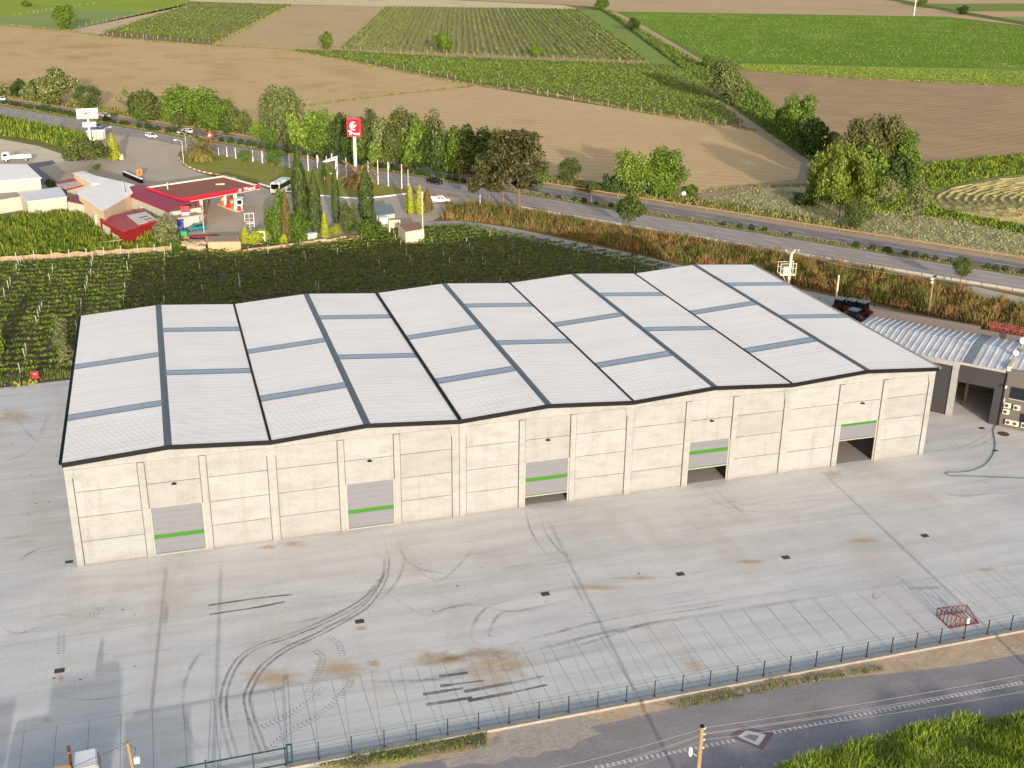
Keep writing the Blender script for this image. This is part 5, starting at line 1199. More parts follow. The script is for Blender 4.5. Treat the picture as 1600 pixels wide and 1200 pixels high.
mb = MB(); mb.box(-2.2,.62,.4,2.2,.66,2.9); mb.box(-2.1,-.1,.3,-.4,.3,2.4); mb.box(.3,-.1,.3,2.0,.3,2.4); part('panel', mb, paint('display_pale',(200,200,176),.5,var=.1), t)
# ---- lamp posts and flagpoles
def lamp_post(px, py, ty, lab, ang, arms=1):
    B = G(px,py); H = height_at(B, ty); t = thing('street_lamp', lab, 'street lamp', B, ang); mb = MB(); mb.tube([(0,0,0),(0,0,H)], [.16,.09], 8); part('post', mb, ALU, t)
    for s in ((1,) if arms == 1 else (1,-1)):
        mb = MB(); mb.tube([(0,0,H-.1),(s*.8,0,H+.25),(s*1.5,0,H+.3)], .06, 6); part('arm', mb, ALU, t); mb = MB(); mb.box(min(s*1.3,s*2.1),-.18,H+.26,max(s*1.3,s*2.1),.18,H+.42); part('lamp_head', mb, WHITE(), t)
lamp_post(166,228,201,'street lamp between the billboard and the lime thuja',.3); lamp_post(287,254,220,'single armed street lamp at the lawn tip',math.pi); lamp_post(292,243,208,'double armed street lamp behind the lawn tip',0,2)
fp = [(342,243,229.5),(355,245.5,230),(368.5,248,231.5),(395.5,253,235),(410,255,235.5),(424,257.5,237),(452.5,262.5,240),(465,265.5,241),(482,267.5,241.5),(496.5,270.5,242),(511,273,244),(541.5,279,247),(576,286.5,252),(591,288.5,249),(607,291.5,253),(628,294.5,256)]
for k, (px, by, ty) in enumerate(fp):
    B = G(px,by); H = height_at(B, ty); fl = {4:'pink', 7:'pink', 9:'pale', 14:'pink', 15:'red'}.get(k)
    labs = {None:'bare white flagpole in the row along the lawn', 'pink':'white flagpole with a furled pinkish flag in the row along the lawn','pale':'white flagpole with a furled pale flag in the row along the lawn','red':'white flagpole with a red flag, last of the row'}
    t = thing('flagpole', labs[fl], 'flagpole', B, 0, 'white flagpoles along the lawn'); mb = MB(); mb.tube([(0,0,0),(0,0,H)], [.13,.08], 8); mb.tube([(0,0,0),(0,0,.25)], .25, 8); part('pole', mb, WHITE(), t)
    if fl: mb = MB(); mb.tube([(.16,0,H-.2),(.22,.02,H-1.0),(.2,0,H-2.0 if fl!='red' else H-1.3)], [.12,.2,.1], 6); part('flag', mb, {'pink':paint('flag_pink',(208,140,140),.8),'pale':paint('flag_pale',(214,196,190),.8),'red':paint('flag_red',(200,30,46),.8)}[fl], t)
B = G(331,246); H = height_at(B, 203); t = thing('flagpole', 'flagpole behind the palm flying a red and white banner', 'flagpole', B); mb = MB(); mb.tube([(0,0,0),(0,0,H)], .09, 8); part('pole', mb, paint('rust_orange',(196,92,60)), t)
mb = MB(); mb.add([(0.1,0,H-.1),(-1.1,.1,H-2.2),(.9,.05,H-2.0)], [(0,1,2)]); mb.add([(0.1,.06,H-.1),(-1.1,.16,H-2.2),(.9,.11,H-2.0)], [(2,1,0)]); part('flag', mb, paint('flag_red',(200,30,46)), t); mb = MB(); mb.ball((-.1,-.02,H-1.5),.4,.03,.4,10,6); part('flag_disc', mb, WHITE(), t)
# white steel frame on the lawn: a table-like base with a mast and a nodding arm
t = thing('white_metal_frame', 'white lattice frame shaped like a nodding arm on a trestle on the lawn', 'steel frame', G(517,281), math.radians(-6)); mb = MB()
for x in (-1.6,1.6):
    for y in (-.6,.6): mb.bar((x,y,0),(x,y,1.7),.2)
mb.box(-1.9,-.8,1.7,1.9,.8,1.95); part('trestle', mb, WHITE(), t); mb = MB()
for y in (-.35,.35): mb.bar((1.1,y,1.95),(1.7,y,6.0),.22); mb.bar((1.7,y,1.95),(1.75,y,6.0),.14)
for k in range(5): mb.bar((1.2+.1*k,-.35,2.4+.8*k),(1.2+.1*k,.35,2.4+.8*k),.12)
part('mast', mb, WHITE(), t); mb = MB()
for y in (-.3,.3): mb.bar((1.9,y,6.0),(-1.9,y,4.6),.2); mb.bar((1.7,y,5.3),(-1.9,y,4.5),.16)
for k in range(5): f = k/4; mb.bar((1.7-3.2*f,-.3,5.9-1.2*f),(1.7-3.2*f,.3,5.4-.8*f),.14)
mb.bar((.4,0,5.5),(.5,0,6.7),.2); part('arm', mb, WHITE(), t)
t = thing('white_boulder', 'pale boulder at the foot of the date palm', 'boulder', G(317,251)+Vector((0,-1,0))); mb = MB(); mb.ball((0,0,.7),.6,.5,1.0,9,7); part('stone', mb, paint('boulder',(196,176,146),.9,var=.15), t)
t = thing('white_boulder', 'pale boulder beside the lime thuja', 'boulder', G(190,250)); mb = MB(); mb.ball((0,0,.7),.7,.5,1.1,9,7); part('stone', mb, paint('boulder',(196,176,146)), t)
t = thing('orange_sign', 'small orange board on a post behind the white roofs', 'sign', G(219,283), .2); mb = MB(); mb.bar((0,0,0),(0,0,1.6),.12); part('post', mb, ALU, t); mb = MB(); mb.box(-.7,-.08,1.5,.7,.08,3.0); part('board', mb, paint('sign_orange',(224,120,40),.5), t); mb = MB(); mb.box(-.15,-.1,1.8,.15,-.085,2.7); part('symbol', mb, paint('symbol_red',(170,40,30),.5), t)
t = thing('barrier_beam', 'dark beam with a white top rail lying behind the white roofs', 'beam', G(208,283)); a, b = loc(G(194,275),t.location), loc(G(222,287),t.location); mb = MB(); mb.bar((a.x,a.y,.6),(b.x,b.y,.6),.7,1.0); part('beam', mb, TRIM, t); mb = MB(); mb.bar((a.x,a.y,1.22),(b.x,b.y,1.22),.5,.2); part('rail', mb, WHITE(), t)
# ================================================================== VEHICLES
TYRE = paint('tyre_rubber', (28,28,29), .8); RIM = paint('wheel_rim', (150,150,152), .35, .5)
def wheel(t, x, y, r, w=.22):
    m = MB(); m.tube([(x,y-w/2,r),(x,y+w/2,r)], r, 14); o = part('wheel', m, TYRE, t); s = 1 if y > 0 else -1
    m = MB(); m.tube([(x,y+s*(w/2-.01),r),(x,y+s*(w/2+.012),r)], r*.6, 10); part('rim', m, RIM, o)
def ring(x, zb, zt, hw):
    h = zt-zb; return [(x,-hw*.9,zb),(x,-hw,zb+.3*h),(x,-hw,zb+.72*h),(x,-hw*.86,zt),(x,hw*.86,zt),(x,hw,zb+.72*h),(x,hw,zb+.3*h),(x,hw*.9,zb)]
def car(loc, rz, label, paintm, kind='sedan', cat='car', name='car'):
    """x = forward"""
    t = thing(name, label, cat, loc, rz); hw = .88
    if kind == 'hatch': prof = [(-2.0,.45,.80,.78),(-1.95,.3,.95,.84),(-1.4,.26,.98,hw),(.6,.26,.95,hw),(1.5,.28,.86,.86),(1.95,.34,.72,.76),(2.03,.4,.6,.66)]; cb, ct, zc = (-1.95,1.05),(-1.6,.15),1.46
    elif kind == 'pickup': prof = [(-2.55,.5,.98,.82),(-2.5,.42,1.04,.88),(-1.2,.4,1.04,.9),(1.0,.38,1.05,.9),(1.9,.4,1.0,.88),(2.45,.44,.86,.8),(2.52,.5,.72,.72)]; cb, ct, zc = (-.75,1.35),(-.55,.5),1.72
    else: prof = [(-2.25,.45,.84,.74),(-2.2,.32,.93,.82),(-1.5,.26,.97,hw),(.7,.26,.94,hw),(1.7,.28,.84,.86),(2.15,.34,.70,.76),(2.24,.4,.58,.66)]; cb, ct, zc = (-1.65,1.1),(-1.0,.2),1.43
    m = MB(); m.loft([ring(*p) for p in prof]); b = part('body', m, paintm, t, smooth=False, bevel=.05)
    zb = prof[3][2]-.04; m = MB()
    lo = [(cb[0],-.8,zb),(cb[1],-.8,zb),(cb[1],.8,zb),(cb[0],.8,zb)]; hi = [(ct[0],-.62,zc-.05),(ct[1],-.62,zc-.05),(ct[1],.62,zc-.05),(ct[0],.62,zc-.05)]
    m.loft([lo, hi]); part('windows', m, glass(), t)
    m = MB(); m.slab([(ct[0]-.06,-.64,zc),(ct[1]+.06,-.64,zc),(ct[1]+.06,.64,zc),(ct[0]-.06,.64,zc)], .06); rf = part('roof', m, paintm, t, bevel=.02)
    m = MB()
    for s in (-1, 1):
        for f in ((cb[0],ct[0]),(cb[1],ct[1])): m.bar((f[0],s*.81,zb),(f[1],s*.63,zc-.04),.09)
        xm = (cb[0]+cb[1])/2-.05; m.bar((xm,s*.82,zb),((ct[0]+ct[1])/2,s*.64,zc-.04),.08)
    part('pillars', m, paintm, t)
    wx = (1.32,-1.32) if kind != 'pickup' else (1.55,-1.55); r = .32 if kind != 'pickup' else .37
    for x in wx:
        for y in (-.8,.8): wheel(t, x, y, r)
    xf, xr = prof[-2][0], prof[1][0]
    for s in (-1, 1):
        m = MB(); m.box(xf-.12,s*.55-.15,.56,xf+.06,s*.55+.15,.7); part('headlight', m, paint('lamp_clear',(214,216,220),.15), t)
        m = MB(); m.box(xr-.06,s*.62-.12,.68,xr+.08,s*.62+.12,.84); part('tail_light', m, paint('lamp_red',(150,20,22),.3), t)
    if kind == 'pickup':
        m = MB(); m.box(-2.45,-.86,1.02,-2.38,.86,1.45); m.box(-2.38,-.88,1.02,-.8,-.82,1.4); m.box(-2.38,.82,1.02,-.8,.88,1.4); part('load_bed', m, paintm, t)
        m = MB(); m.bar((-.9,-.6,1.7),(-.9,.6,1.7),.1); m.bar((-.9,-.6,1.0),(-.9,-.6,1.7),.08); m.bar((-.9,.6,1.0),(-.9,.6,1.7),.08); part('roll_bar', m, paintm, t)
    return t
WCAR = paint('car_white', (224,226,226), .25, var=.03, scale=1); KCAR = paint('car_black', (20,21,26), .2, var=.05); TEAL = paint('car_teal', (20,122,130), .25, var=.05)
HA = math.atan2(HD.y, HD.x)
def onroad(px, py): return G(px, py, .11)
car(onroad(237,215), HA, 'white hatchback driving on the near carriageway by the station entry', WCAR, 'hatch')
car(onroad(164,183), HA+math.pi, 'white saloon on the far carriageway behind the billboard', WCAR)
car(onroad(153,200), HA, 'silver grey car half hidden behind the billboard mast', paint('car_silver',(150,158,172),.25,.2,var=.05))
car(onroad(292,207.5), HA+math.pi, 'white estate car passing above the date palm on the far carriageway', WCAR, 'hatch')
car(onroad(1,157), HA+math.pi, 'white car cut by the picture edge on the far carriageway', WCAR)
car(onroad(680,287), HA, 'black saloon on the near carriageway beside the flagpoles', KCAR)
car(G(687,317,.12), math.radians(-8), 'white double cab pickup parked beside the lime thujas', WCAR, 'pickup', 'pickup', 'pickup_truck')
car(G(307,360,.12), math.radians(196), 'small teal hatchback parked below the canopy', TEAL, 'hatch')
def lorry(loc, rz, label, L, cabm, bedm, sidem, name='flatbed_truck', loads=None):
    t = thing(name, label, 'lorry', loc, rz); xb = -L/2; xc = L/2
    m = MB(); m.box(xb,-.45,.62,xc-.4,.45,.9); part('chassis', m, TRIM, t)
    m = MB(); prof = [(xc-1.9,.75),(xc,.75),(xc,1.6),(xc-.25,2.55),(xc-1.9,2.6)]; m.prism_y(prof, -1.08, 1.08); c = part('cab', m, cabm, t, bevel=.08)
    m = MB(); m.add([(xc+.012,-.95,1.62),(xc+.012,.95,1.62),(xc-.21,.9,2.42),(xc-.21,-.9,2.42)], [(0,1,2,3)]); part('windscreen', m, glass(), c)
    for s in (-1, 1):
        m = MB(); m.add([(xc-1.35,s*1.09,1.6),(xc-.25,s*1.09,1.6),(xc-.4,s*1.09,2.3),(xc-1.35,s*1.09,2.3)], [(0,1,2,3)]); part('side_window', m, glass(), c)
        m = MB(); m.box(xc-.02,s*.75-.18,.9,xc+.03,s*.75+.18,1.12); part('headlight', m, paint('lamp_clear',(214,216,220)), c)
    m = MB(); m.box(xb,-1.15,.92,xc-2.05,1.15,1.06); part('deck', m, bedm, t)
    m = MB(); h = 1.55
    m.box(xb,-1.18,1.06,xc-2.05,-1.11,h); m.box(xb,1.11,1.06,xc-2.05,1.18,h); m.box(xb-.05,-1.18,1.0,xb+.04,1.18,h); m.box(xc-2.12,-1.18,1.06,xc-2.04,1.18,2.1); part('side_boards', m, sidem, t)
    for x in (xc-.95, xb+1.5, xb+2.5 if L > 8 else xb+1.5):
        for y in (-.95,.95): 
            if x == xb+1.5 and L <= 8 and y in (): continue
            wheel(t, x, y, .45, .3)
        if L <= 8 and x != xc-.95: break
    return t
lorry(G(132,250,.05), math.radians(4), 'cream flatbed lorry with a white cab parked behind the umbrella pine', 9.6, WCAR, CREAM, CREAM)
lorry(G(27,252,.05), math.radians(183), 'white lorry with a short load bed behind the tall cream shed', 7.4, WCAR, WCAR, WCAR)
tk = lorry(G(104,1206,.06)+Vector((-1.0,-2.4,0)), math.radians(5), 'flatbed lorry with cream side boards and white cab roof at the bottom corner', 7.6, WCAR, paint('deck_dark',(70,68,70),.8,var=.2), paint('board_cream',(200,180,140),.8,var=.12))
mb = MB(); mb.box(1.62,-1.1,1.06,1.75,1.1,3.1); mb.box(1.55,.3,2.6,1.8,1.1,3.25); part('headboard', mb, paint('headboard_rust',(124,88,66),.8,var=.2), tk)
# bus
t = thing('bus', 'white minibus with black windows parked beside the lawn', 'bus', G(439,300,.11), math.radians(-118)); mb = MB()
prof = [(-3.7,.45),(3.6,.45),(3.75,1.3),(3.55,2.75),(3.3,2.95),(-3.6,2.95),(-3.75,2.7)]; mb.prism_y(prof, -1.15, 1.15); bd = part('body', mb, WCAR, t, bevel=.08)
mb = MB()
for s in (-1, 1): mb.box(-3.6,min(s*1.155,s*1.17),1.35,3.2,max(s*1.155,s*1.17),2.5)
part('side_windows', mb, glass(), bd); mb = MB(); mb.add([(3.775,-1.0,1.45),(3.775,1.0,1.45),(3.6,1.0,2.6),(3.6,-1.0,2.6)], [(0,1,2,3)]); part('windscreen', mb, glass(), bd)
mb = MB(); mb.box(-1.9,-.4,2.952,-1.1,.4,3.05); mb.box(1.2,-.4,2.952,2.0,.4,3.05); part('roof_hatch', mb, paint('hatch_grey',(150,154,160),.5), bd)
for x in (2.4,-2.3):
    for y in (-1.0,1.0): wheel(t, x, y, .45, .28)
# van at the pumps
t = thing('van', 'white van behind the far pump island under the canopy edge', 'van', G(374,325,.11), math.radians(-100)); mb = MB(); mb.prism_y([(-2.4,.35),(2.4,.35),(2.45,1.0),(1.6,1.2),(1.0,2.1),(-2.4,2.15)], -.95, .95); bd = part('body', mb, WCAR, t, bevel=.08)
mb = MB(); mb.add([(1.63,-.8,1.26),(1.63,.8,1.26),(1.08,.75,2.02),(1.08,-.75,2.02)], [(0,1,2,3)]); part('windscreen', mb, glass(), bd); mb = MB(); mb.box(-1.2,-.97,1.25,1.0,-.955,1.95); mb.box(-1.2,.955,1.25,1.0,.97,1.95); part('side_windows', mb, glass(), bd)
for x in (1.5,-1.5):
    for y in (-.85,.85): wheel(t, x, y, .33)
# tractors under covers at the warehouse corner
def tractor(px, py, rz, lab, body, z=0):
    B = G(px,py); t = thing('tractor', lab, 'tractor', B, rz, 'tractors parked between the warehouse and the workshop')
    m = MB(); m.box(.2,-.4,.9,2.3,.4,1.6); part('bonnet', m, body, t, bevel=.08)
    m = MB(); m.loft([[(-1.5,-.8,1.2),(.2,-.8,1.2),(.2,.8,1.2),(-1.5,.8,1.2)],[(-1.35,-.75,2.7),(-.05,-.75,2.7),(-.05,.75,2.7),(-1.35,.75,2.7)]]); part('cab', m, glass(), t)
    m = MB(); m.box(-1.5,-.85,2.7,.1,.85,2.88); part('cab_roof', m, paint('cover_grey',(128,138,146),.7,var=.1), t, bevel=.05)
    m = MB(); m.tube([(1.2,.3,1.6),(1.2,.3,3.1)], .06, 6); part('exhaust', m, TRIM, t)
    for x, y, r in ((-.9,-.95,.85),(-.9,.95,.85),(1.7,-.8,.5),(1.7,.8,.5)): wheel(t, x, y, r, .42)
    m = MB(); m.box(-1.6,-1.15,1.55,-.3,-.75,1.68); m.box(-1.6,.75,1.55,-.3,1.15,1.68); part('mudguard', m, paint('tractor_red',(110,26,30),.5), t)
RT = paint('tractor_red',(110,26,30),.5)
tractor(1316,492,math.radians(-60),'tractor parked closest to the warehouse roof edge',RT); tractor(1335,494,math.radians(-60),'middle tractor with a tall grey covered cab and exhaust',RT); tractor(1352,497,math.radians(-60),'tractor nearest the workshop roof corner',RT); tractor(1338,510,math.radians(-60),'tractor in the front row showing a pale cover',RT)
# a person at the pumps
def person(px, py, lab):
    B = G(px,py,.11); t = thing('person', lab, 'person', B, math.radians(-70)); me = bpy.data.meshes.new('body')
    J = [(0,0,.95,.15),(0,0,1.2,.16),(0,0,1.42,.15),(0,0,1.53,.06),(0,0,1.66,.1),(0,0,1.76,.075),(.1,0,.9,.1),(.11,.03,.5,.07),(.11,0,.08,.05),(.11,.14,.04,.045),(-.1,0,.9,.1),(-.12,-.05,.5,.07),(-.13,-.12,.08,.05),(-.13,.02,.04,.045),(.2,0,1.4,.07),(.27,.02,1.12,.05),(.28,.1,.88,.04),(-.2,0,1.4,.07),(-.27,.02,1.12,.05),(-.26,.14,.92,.04)]
    E_ = [(0,1),(1,2),(2,3),(3,4),(4,5),(0,6),(6,7),(7,8),(8,9),(0,10),(10,11),(11,12),(12,13),(2,14),(14,15),(15,16),(2,17),(17,18),(18,19)]
    me.from_pydata([j[:3] for j in J], E_, []); o = link('body', me, t); md = o.modifiers.new('skin', 'SKIN'); o.modifiers.new('sub', 'SUBSURF').levels = 1
    for i, j in enumerate(J): me.skin_vertices[0].data[i].radius = (j[3], j[3]*.8)
    me.skin_vertices[0].data[0].use_root = True; me.materials.append(paint('clothes_dark',(44,42,50),.9)); dg = bpy.context.evaluated_depsgraph_get(); m2 = bpy.data.meshes.new_from_object(o.evaluated_get(dg)); o.modifiers.clear(); o.data = m2
    m2.materials.clear(); m2.materials.append(paint('clothes_dark',(44,42,50))); m2.materials.append(paint('skin',(190,140,112),.6)); m2.materials.append(paint('trousers_maroon',(96,42,44),.9))
    for p in m2.polygons:
        z = p.center.z; p.material_index = 1 if z > 1.5 else (2 if z < .92 and abs(p.center.x) < .2 else 0)
    m = MB(); m.ball((0,-.015,1.73), .1, .1, .09, 8, 6); part('hair', m, TRIM, t)
person(327,321,'person in dark clothes walking under the canopy between the pump islands')
# ================================================================== FENCES, POLES, SMALL THINGS
FGRN = paint('fence_green', (26,46,42), .5); FBLK = paint('fence_post_dark', (34,38,40), .5)
fa, fb = G(499,1190), G(1578,988); fd_ = (fb-fa).normalized(); L_ = (fb-fa).length; stp = L_/25
t = thing('mesh_fence', 'dark wire mesh fence on a pale concrete plinth along the front of the yard', 'fence', fa); n0, n1 = -1, 34
mb = MB(); a, b = fd_*(n0*stp), fd_*(n1*stp); off = Vector((fd_.y,-fd_.x,0))*.14
mb.bar((a.x+off.x,a.y+off.y,.14),(b.x+off.x,b.y+off.y,.14),.5,.28); part('plinth', mb, paint('plinth_concrete',(142,138,132),.9,var=.2,scale=2), t)
for k in range(n0, n1+1):
    p = fd_*(k*stp); mb = MB(); mb.bar((p.x,p.y,.28),(p.x,p.y,1.86),.075); mb.box(p.x-.09,p.y-.09,.28,p.x+.09,p.y+.09,.34); part('post', mb, FBLK, t)
mb = MB()
for z in (.5,.95,1.4,1.84): mb.bar((a.x,a.y,z),(b.x,b.y,z),.016)
k = n0*stp
while k < n1*stp: p = fd_*k; mb.bar((p.x,p.y,.45),(p.x,p.y,1.85),.005); k += .2
part('mesh', mb, FGRN, t)
t = thing('sliding_gate', 'green framed sliding gate closing the yard at the bottom of the picture', 'gate', G(450,1197)); ga, gb = G(450,1197)-G(450,1197), G(320,1222)-G(450,1197); gd = gb.normalized(); Lg = gb.length; GG = paint('gate_green',(22,58,48),.5)
mb = MB()
for o_ in (0,.36): p = gd*(-o_); mb.bar((p.x,p.y,0),(p.x,p.y,2.0),.12)
p0, p1 = Vector((0,0,0)), gd*-.36; mb.bar((p0.x,p0.y,2.0),(p1.x,p1.y,2.0),.1); mb.bar((p0.x,p0.y,.25),(p1.x,p1.y,.25),.1); part('gate_post', mb, GG, t)
mb = MB(); b = gd*(Lg+6)
for z in (.25,1.75): mb.bar((0,0,z),(b.x,b.y,z),.09)
k = 0
while k < Lg+6: p = gd*k; mb.bar((p.x,p.y,.25),(p.x,p.y,1.75),.06); k += 2.6
part('gate_frame', mb, GG, t); mb = MB(); k = 0
while k < Lg+6: p = gd*k; mb.bar((p.x,p.y,.3),(p.x,p.y,1.72),.006); k += .12
part('mesh', mb, GG, t)
mb = MB(); p = gd*Lg; mb.bar((p.x+.2,p.y,0),(p.x+.2,p.y,2.0),.12); part('gate_post', mb, GG, t)
t = thing('garden_fence', 'low dark mesh fence between the vineyard and the concrete yard', 'fence', (-3,54.9,0)); mb = MB()
for z in (.1,.7,1.3): mb.bar((0,0,z),(-11,-.75,z),.04); mb.bar((-11,-.75,z),(-60,-.9,z),.04)
for k in range(60):
    mb.bar((-k*.18,-k*.0123,.1),(-k*.18,-k*.0123,1.3),.012)
part('mesh', mb, FGRN, t)
for k in range(12): x = -k*2.6; y = -.75*min(1,k*2.6/11); mb = MB(); mb.bar((x,y,0),(x,y,1.45),.07); part('post', mb, FBLK, t)
# windbreak netting along the vineyard head
na, nb = G(-30,411.5), G(268,392.5); t = thing('netting_fence', 'low tan windbreak netting with white posts at the head of the vineyard', 'fence', na); nd = (nb-na).normalized(); L_ = (nb-na).length
vs, fs = [], []; n = 60
for k in range(n+1):
    p = nd*(L_*k/n); q = math.sin(k*1.3)*.12; vs += [(p.x,p.y+q,.05),(p.x,p.y-q*.6,1.15+.12*math.sin(k*.9)-.15*abs(math.sin(k*math.pi/6)))]
fs = [(2*k,2*k+2,2*k+3,2*k+1) for k in range(n)]; mb = MB(); mb.add(vs, fs); part('net', mb, paint('netting_tan',(150,132,104),.9,var=.2,scale=2), t)
for k in range(12): p = nd*(L_*k/11); mb = MB(); mb.bar((p.x,p.y-.1,0),(p.x,p.y-.1,1.75),.13); part('post', mb, paint('post_white',(200,198,190)), t)
t = thing('football_goal', 'small bare pole frame standing in the rough grass by the netting', 'frame', G(169,387)); mb = MB(); mb.bar((-1.2,0,0),(-1.2,0,1.2),.1); mb.bar((1.2,0,0),(1.2,.2,1.3),.1); mb.bar((-1.2,0,1.2),(1.2,.2,1.3),.1); mb.bar((1.2,.2,1.3),(3,.6,1.35),.1); part('frame', mb, paint('post_beige',(196,182,156)), t)
# highway guard rail: long galvanised rail on posts, brown with dust
t = thing('guard_rail', 'dusty guard rail on short posts along the far edge of the highway', 'guard rail', (0,0,0)); RAIL = paint('rail_dusty',(150,124,92),.7,var=.15,scale=.5)
mb = MB(); us = list(range(-420, 125, 5)); pr = [(0,.42),(.08,.5),(.0,.58),(.08,.68),(0,.78)]
for u0, u1 in zip(us, us[1:]):
    A_, B_ = HP('guard', u0, -1.2), HP('guard', u1, -1.2)
    for (o0,z0),(o1,z1) in zip(pr, pr[1:]): mb.add([A_-HN*o0+Vector((0,0,z0+.05)), B_-HN*o0+Vector((0,0,z0+.05)), B_-HN*o1+Vector((0,0,z1+.05)), A_-HN*o1+Vector((0,0,z1+.05))], [(0,1,2,3)])
part('rail', mb, RAIL, t)
for u in range(-400, 120, 8):
    if len([c for c in t.children]) < 66: P = HP('guard', u, -1.12); mb = MB(); mb.bar((P.x,P.y,0),(P.x,P.y,.8),.14); part('post', mb, RAIL, t)
# small road furniture
for px, by, ty, w, lab in ((1068,309,300,1.0,'grey round backed road sign beside the twin leafy trees'),):
    B = G(px,by); H = height_at(B,ty); t = thing('road_sign', lab, 'road sign', B); mb = MB(); mb.bar((0,0,0),(0,0,H-.5),.1); part('post', mb, ALU, t); mb = MB(); mb.tube([(0,-.05,H-.4),(0,.05,H-.4)], .6, 14); part('disc', mb, paint('sign_grey',(170,172,172),.5), t)
for px, by, ty, lab, c in ((924,318,305,'thin grey pole in the highway median','rack_grey'),(1311,341,307,'short dark wooden pole beside the big drooping tree','dark'),(1428,24,0,'far white pole at the top edge of the picture','w'),(638,296,265,'thin pole just past the last flagpole','rack_grey'),(750,329,304,'thin pole before the rusty pines','rack_grey')):
    B = G(px,by); H = height_at(B,ty); t = thing('pole', lab, 'pole', B); mb = MB(); mb.tube([(0,0,0),(0,0,H)], .12 if by > 50 else .3, 6); part('post', mb, {'rack_grey':paint('rack_grey',(176,176,172)),'dark':paint('pole_dark',(70,58,48),.9),'w':WHITE()}[c], t)
WOOD = paint('wood_pole', (140,120,94), .85, var=.15, scale=2); CONC = paint('concrete_pole', (206,196,176), .8, var=.08)
# transformer pole behind the long warehouse
B = G(1231,449); H = height_at(B,392); t = thing('transformer_pole', 'cream concrete pole carrying a transformer platform behind the warehouse', 'power pole', B, math.radians(-10)); mb = MB(); mb.bar((0,0,0),(.0,0,H-.6),.42); mb.bar((0,0,H-.6),(.5,0,H),.3); part('pole', mb, CONC, t)
mb = MB(); z = H*.36; mb.box(-2.0,-.8,z,.9,.8,z+.25)
for x in (-2.0,.9):
    for y in (-.75,.75): mb.bar((x,y,z+.25),(x,y,z+2.3),.1)
for y in (-.75,.75): mb.bar((-2.0,y,z+1.3),(.9,y,z+1.3),.08); mb.bar((-2.0,y,z+2.2),(.9,y,z+2.2),.08)
mb.bar((-1.3,0,z),(-.1,0,z-2.0),.12); part('platform', mb, CONC, t)
mb = MB(); mb.box(-1.3,-.45,z+.25,-.2,.45,z+1.5); part('transformer', mb, paint('transformer_cream',(208,200,176),.6), t, bevel=.05)
mb = MB(); mb.bar((-1.2,0,H-.1),(1.6,0,H-.1),.12); mb.bar((-.2,0,H-.5),(.3,0,H+.3),.08); part('crossarm', mb, paint('arm_red',(150,90,84),.6), t)
mb = MB()
for x in (-1.0,.6,1.3): mb.tube([(x,0,H-.05),(x,0,H+.25)], .09, 6)
part('insulator', mb, WHITE(), t)
def pole(px, by, ty, lab, mat, lamp=False):
    B = G(px,by); H = height_at(B,ty); t = thing('utility_pole', lab, 'utility pole', B); mb = MB(); mb.tube([(0,0,0),(0,0,H)], [.2,.13], 8); part('post', mb, mat, t)
    if lamp:
        mb = MB(); mb.ball((-.3,0,H-.3),.3,.3,.22,8,6); mb.ball((-.25,0,H-.9),.22,.22,.2,8,6); part('lamp', mb, WHITE(), t); mb = MB(); mb.box(-.1,-.1,H,.5,.1,H+.25); part('bracket', mb, TRIM, t)
    return t, B, H
t1, B1, H1 = pole(1304,487,430,'thin cream pole beside the parked tractors',CONC)
t2, B2, H2 = pole(1450,492,433,'wooden pole with a white lamp at the edge of the reeds',WOOD,True)
def cable(name, a, b, sag, lab, r, mat, group=None):
    m = [a.lerp(b, k/16)-Vector((0,0,sag*4*(k/16)*(1-k/16))) for k in range(17)]; mb = MB(); mb.tube(m, r, 5, False); o = link(name, mb.mesh(name, mat)); return tag(o, lab, 'cable', group)
CAB = paint('cable_pale', (134,130,128), .6); CABD = paint('cable_dark', (66,66,68), .6)
TB = G(1231,449); TH = height_at(TB,392)
cable('power_cable', Vector((TB.x,TB.y,TH)), Vector((B2.x,B2.y,H2)), .9, 'thin power cable from the transformer pole to the lamp pole', .035, CAB)
# front utility pole and its cables over the road
PT = G(1097,1136,7.5); t = thing('utility_pole', 'wooden utility pole with a white lamp rising beside the front road', 'utility pole', (PT.x,PT.y,0)); mb = MB(); mb.tube([(0,0,0),(0,0,7.5)], [.2,.15], 10); part('post', mb, WOOD, t)
mb = MB(); mb.tube([(-.15,.1,4.9),(-.6,.25,5.2)], .03, 6); arm = part('lamp_arm', mb, ALU, t); mb = MB(); mb.ball((-.62,.25,5.25), .16, .16, .42, 10, 8); part('lamp_head', mb, WHITE(), arm)
mb = MB()
for z in (7.3,6.8,6.3,5.6): mb.tube([(.14,0,z),(.3,0,z),(.3,0,z+.12)], .045, 6)
part('insulator', mb, WHITE(), t); mb = MB(); mb.box(-.12,-.12,7.5,.12,.12,7.65); part('cap', mb, TRIM, t)
for k, (z, lp, rp, w) in enumerate(((7.4,(830,1200),(1605,1046),.016),(6.9,(836,1218),(1605,1056),.015),(6.8,(872,1212),(1605,1060),.014),(6.3,(905,1216),(1605,1072),.013))):
    S = Vector((PT.x+.3,PT.y,z)); a, b = G(lp[0],lp[1],z-.3), G(rp[0],rp[1],z-.3)
    for q, ev in (('left', a), ('right', b)):
        d = (ev-S)*1.6; cable('power_cable', S, S+d, .5, ['topmost','second','third','lowest'][k]+' cable running from the front utility pole towards '+('the gate' if q == 'left' else 'the grass field side of the road'), w, CAB, 'cables on the front utility pole')
